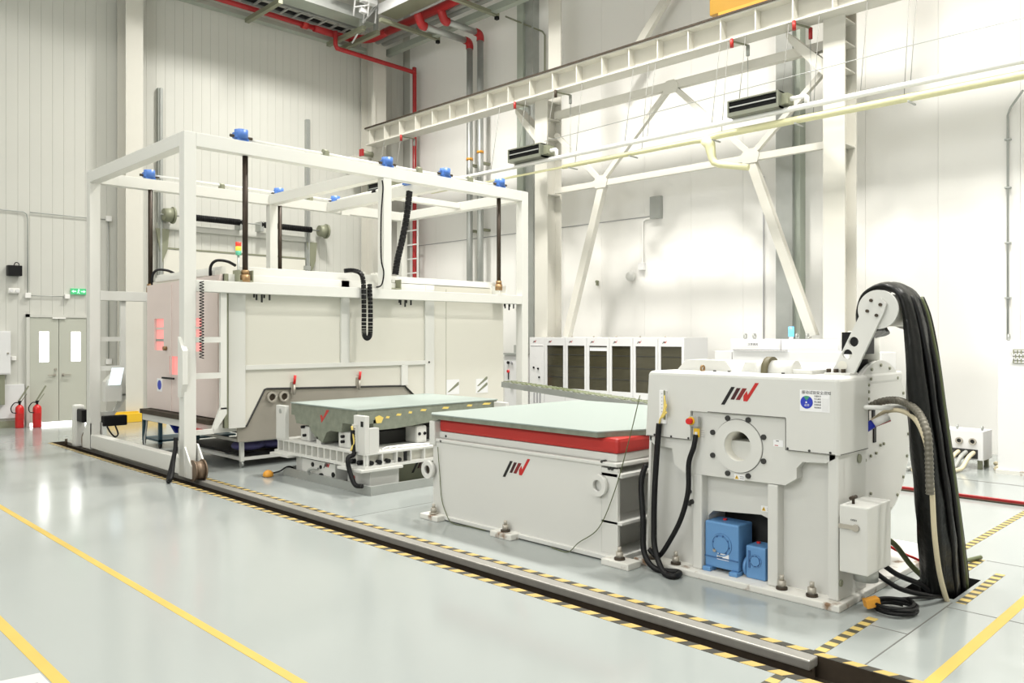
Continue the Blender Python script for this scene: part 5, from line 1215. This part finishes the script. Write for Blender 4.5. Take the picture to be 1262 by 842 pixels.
# coil of black cable on the floor and loose cables beside the base
co = thing('cable_coil', 'coil of black cable with an orange plug on the floor at the shaker corner', 'cable', (5.36, 1.93, 0))
t = MB(); pts = []
for i in range(5 * 24):
    a = 2 * math.pi * i / 24; rr = .125 + .012 * math.sin(i * .37); pts.append((5.33 + rr * math.cos(a), 1.92 + rr * .92 * math.sin(a), .014 + .05 * i / 120))
t.tube(pts, .011, 6); t.obj('coil', BLACK, co)
t = MB(); t.beam((5.20, 2.06, .05), (5.26, 2.00, .07), .06, .05); t.obj('plug', ORANGE, co)
for pts, r_, m, l in (
    ([(5.45, 2.12, .30), (5.62, 2.02, .16), (5.82, 1.92, .06), (5.95, 1.88, -.06)], .018, BLACK, 'upper black cable from the terminal box toward the pit'),
    ([(5.44, 2.10, .20), (5.55, 1.98, .09), (5.72, 1.86, .03), (5.9, 1.84, -.02)], .017, BLACK, 'lower black cable from the terminal box toward the pit'),
    ([(5.45, 1.95, .05), (5.55, 1.84, .06), (5.75, 1.78, .03), (5.92, 1.80, -.02)], .009, BLACK, 'thin black cable from the coil toward the pit'),
    ([(5.9, 2.26, .36), (5.98, 2.18, .24), (6.05, 2.0, .16), (6.05, 1.95, .1)], .009, REDX, 'thin red cable behind the terminal box'),
    ([(5.80, 2.25, .34), (5.9, 2.15, .30), (5.98, 2.05, .14), (6.0, 1.95, .05)], .02, OLIVEC, 'dark olive cable behind the terminal box'),
    ([(6.55, 1.98, .12), (6.72, 1.96, .04), (6.9, 1.94, .02), (7.05, 1.9, .02)], .016, OLIVEC, 'short dark cable end on the floor right of the sleeve')):
    tag(MB().tube(curve(pts, 8), r_, 8).obj('loose_cable', m), l, 'cable')

# ------------------------------------------------------------------ cabinets along the right wall
CX = 11.67
def glass_cabinet(i):
    y1 = 10.82 - .534 * i; y0 = y1 - .534
    lab = ['first (leftmost)', 'second', 'third', 'fourth', 'fifth', 'sixth (rightmost)'][i]
    b = thing('power_cabinet', f'white power cabinet with tall smoked glass door, {lab} of the row', 'cabinet', (CX + .35, (y0 + y1) / 2, 0), 'power cabinets with smoked glass doors')
    box(CX + .02, CX + .72, y0 + .003, y1 - .003, 0, 1.72).obj('body', CABW, b)
    f = [(y0 + .055, .74), (y1 - .055, .74), (y1 - .055, 1.565), (y0 + .055, 1.565)]
    t = MB(); t.plate([(y0 + .004, .05), (y1 - .004, .05), (y1 - .004, 1.715), (y0 + .004, 1.715)], 'x', CX - .015, CX + .02, [f]); dr = t.obj('door', CABW, b)
    box(CX + .0, CX + .012, y0 + .055, y1 - .055, .74, 1.565).obj('glass', GLASSD, dr)
    for z in (.95, 1.16, 1.38): box(CX - .003, CX, y0 + .06, y1 - .06, z, z + .012).obj('rack_line', DARK, dr)
    emblem(dr, CX - .0155, y1 - .09, 1.61, .055)
    t = MB(); t.ring((CX + .12, y1 - .05, 1.735), (CX + .12, y1 - .065, 1.735), .018, .010, 10); t.obj('lifting_eye', STEEL, b)
    if i == 2: box(CX - .002, CX, y0 + .06, y1 - .06, 1.47, 1.54).obj('label_strip', PAPER, dr)
for i in range(6): glass_cabinet(i)
b = thing('control_cabinet', 'plain white control cabinet at the left end of the glass door row', 'cabinet', (CX + .35, 11.03, 0))
box(CX + .0, CX + .31, 10.83, 11.25, 0, 1.72, bev=.004).obj('body', CABW, b)
box(CX - .012, CX, 10.85, 11.23, .06, 1.56, bev=.003).obj('door', CABW, b); box(CX - .014, CX - .012, 10.87, 11.21, 1.545, 1.555).obj('door_gap', LINE, b)
emblem(b, CX - .0005, 11.16, 1.61, .055)
for y, z in ((11.12, 1.12), (11.0, 1.10), (10.97, .93)):
    t = MB(); t.cyl((CX - .012, y, z), (CX - .03, y, z), .02, 10); t.obj('switch', BLACK, b)
for k in range(3): box(CX - .016, CX - .012, 10.93 + .08 * k, 10.97 + .08 * k, .42, .62).obj('vent_slot', PRINTG, b)
b = thing('control_console', 'white control console with switches left of the cabinet row', 'console', (CX + .3, 11.75, 0))
box(CX, CX + .6, 11.55, 11.97, 0, 1.36, bev=.006).obj('body', CABW, b); box(CX - .03, CX + .6, 11.53, 11.99, 1.36, 1.40).obj('cap', GALV, b); box(CX + .1, CX + .4, 11.6, 11.8, 1.40, 1.56).obj('top_box', GALV, b)
for y, z, m in ((11.85, 1.20, BLACK), (11.75, 1.2, PRINTG), (11.85, 1.02, REDX), (11.75, .7, PRINT)):
    t = MB(); t.cyl((CX, y, z), (CX - .03, y, z), .03, 12); t.obj('switch', m, b)
box(CX - .012, CX, 11.84, 11.86, .85, 1.0).obj('lever', BLACK, b)
for y0, y1, l in ((5.9, 6.76, 'white cabinet with a small notice and lifting eyes, left of the blue lamp'), (4.98, 5.89, 'white cabinet behind the shaker below the blue lamp')):
    b = thing('drive_cabinet', l, 'cabinet', (CX + .35, (y0 + y1) / 2, 0))
    box(CX, CX + .31, y0, y1, 0, 1.70, bev=.004).obj('body', CABW, b); box(CX - .01, CX, y0 + .02, y1 - .02, .05, 1.66, bev=.003).obj('door', CABW, b)
    for y in (y1 - .2, y1 - .36):
        t = MB(); t.ring((CX + .1, y, 1.74), (CX + .1, y - .02, 1.74), .05, .03, 14); t.obj('lifting_eye', GALV, b)
    if y1 > 6:
        nt_ = box(CX - .012, CX - .01, 6.25, 6.48, 1.58, 1.645).obj('notice', PAPER, b); text_mesh('notice_text', '注意通风', PRINT, nt_, (CX - .013, 6.45, 1.60), .045)
        text_mesh('notice_text', '高压危险', PRINT, nt_, (CX - .013, 6.45, 1.555), .04) if False else None
b = thing('cooling_unit', 'long low white cooling unit in front of the cabinets behind the shaker', 'cabinet', (11.1, 5.2, 0))
box(10.9, 11.4, 4.1, 6.28, 0, 1.53, bev=.006).obj('body', CABW, b); box(10.9, 11.4, 6.29, 6.58, 0, 1.52, bev=.006).obj('end_box', CABW, b)
box(10.88, 10.9, 5.4, 6.26, 1.535, 1.545).obj('top_edge', LINE, b)
b = thing('status_lamp', 'small blue status lamp on top of the cabinet behind the shaker', 'lamp', (11.9, 5.84, 1.7))
t = MB(); t.cyl((11.9, 5.84, 1.70), (11.9, 5.84, 1.74), .035, 14); t.obj('lamp_base', CABW, b); t = MB(); t.cyl((11.9, 5.84, 1.74), (11.9, 5.84, 1.89), .042, 14); t.obj('lamp_lens', LAMPB, b)
b = thing('tall_cabinet', 'tall white cabinet with a mesh vent at the right edge', 'cabinet', (CX + .35, 2.5, 0))
box(CX, CX + .75, 1.9, 2.95, .0, 1.69, bev=.004).obj('body', CABW, b); box(CX - .03, CX + .78, 1.88, 2.97, 0, .05).obj('plinth', WORNW, b)
vt = box(CX - .006, CX, 2.2, 2.78, 1.40, 1.58).obj('vent', OLIVE, b)
t = MB()
for i in range(14):
    y = 2.22 + i * .04; t.beam((CX - .008, y, 1.41), (CX - .008, y + .06, 1.57), .006, .012); t.beam((CX - .008, y + .06, 1.41), (CX - .008, y, 1.57), .006, .012)
t.obj('mesh', CABW, vt)
for y in (2.86, 2.55):
    t = MB(); t.ring((CX + .1, y, 1.73), (CX + .1, y - .02, 1.73), .045, .028, 14); t.obj('lifting_eye', GALV, b)
b = thing('junction_cabinet', 'low white junction cabinet with three round holes and thick cables, left of the tall cabinet', 'cabinet', (11.95, 3.4, .0))
box(11.75, 12.15, 3.14, 3.8, .12, .5, bev=.005).obj('body', CABW, b)
for x in (11.8, 12.08):
    for y in (3.17, 3.7): box(x, x + .05, y, y + .05, 0, .12).obj('leg', OLIVE, b)
for y in (3.26, 3.42, 3.58, 3.74):
    t = MB(); t.ring((11.75, y, .365), (11.72, y, .365), .045, .028, 16); hl_ = t.obj('hole_collar', STEEL, b); t = MB(); t.cyl((11.748, y, .365), (11.744, y, .365), .03, 14); t.obj('hole', DARK, hl_)
for y in (3.2, 3.5):
    t = MB(); t.ring((11.9, y, .53), (11.9, y - .02, .53), .03, .018, 12); t.obj('lifting_eye', GALV, b)
box(11.744, 11.75, 3.2, 3.78, .14, .26).obj('cable_opening', DARK, b)
for i in range(6):
    y = 3.25 + .09 * i
    tag(MB().tube(curve([(11.76, y, .22), (11.6, y + .02, .17), (11.45, y + .05, .05), (11.3, y + .08, .03), (10.95, y + .12, .03)], 6), .028, 8).obj('thick_cable', GREYC if i % 2 else BEIGE), f'thick {"grey" if i % 2 else "beige"} cable from the low junction cabinet, {ORD[i]} from the tall cabinet', 'cable', 'thick cables at the low junction cabinet')
tag(MB().tube(curve([(12.15, 3.1, .05), (12.1, 3.05, .05), (12.0, 3.0, .05), (11.72, 2.98, .05)], 5), .03, 8).obj('thick_cable', BEIGE), 'beige cable on the floor between the junction cabinet and the tall cabinet', 'cable')

# cable bridge behind the slip table
b = thing('cable_bridge', 'grey perforated cable bridge sloping down behind the slip table', 'cable tray', (9, 8, 0))
A_, B_ = Vector((9.0, 9.15, .985)), Vector((9.0, 6.0, .78))
for sx in (-.14, .14):
    t = MB(); t.beam(A_ + Vector((sx, 0, 0)), B_ + Vector((sx, 0, 0)), .02, .085); t.obj('side_rail', GALV, b)
n = 30
rg = None
for i in range(n):
    p_ = A_.lerp(B_, (i + .5) / n)
    t = MB(); t.box(p_.x - .145, p_.x + .145, p_.y - .018, p_.y + .018, p_.z - .01, p_.z + .052); t.obj('rung', OLIVE if i % 2 == 0 else GALV, b)
t = MB(); 
for sx in (-.08, 0, .07): t.tube([tuple(A_ + Vector((sx, 0, .03))), tuple(A_.lerp(B_, .4) + Vector((sx + .02, 0, .035))), tuple(B_ + Vector((sx, 0, .03)))], .025, 6)
t.obj('cable', OLIVEC, b)
for f_ in (.55, .95):
    p_ = A_.lerp(B_, f_); box(p_.x - .15, p_.x + .15, p_.y - .03, p_.y + .03, 0, p_.z - .05).obj('support', OLIVE, b)
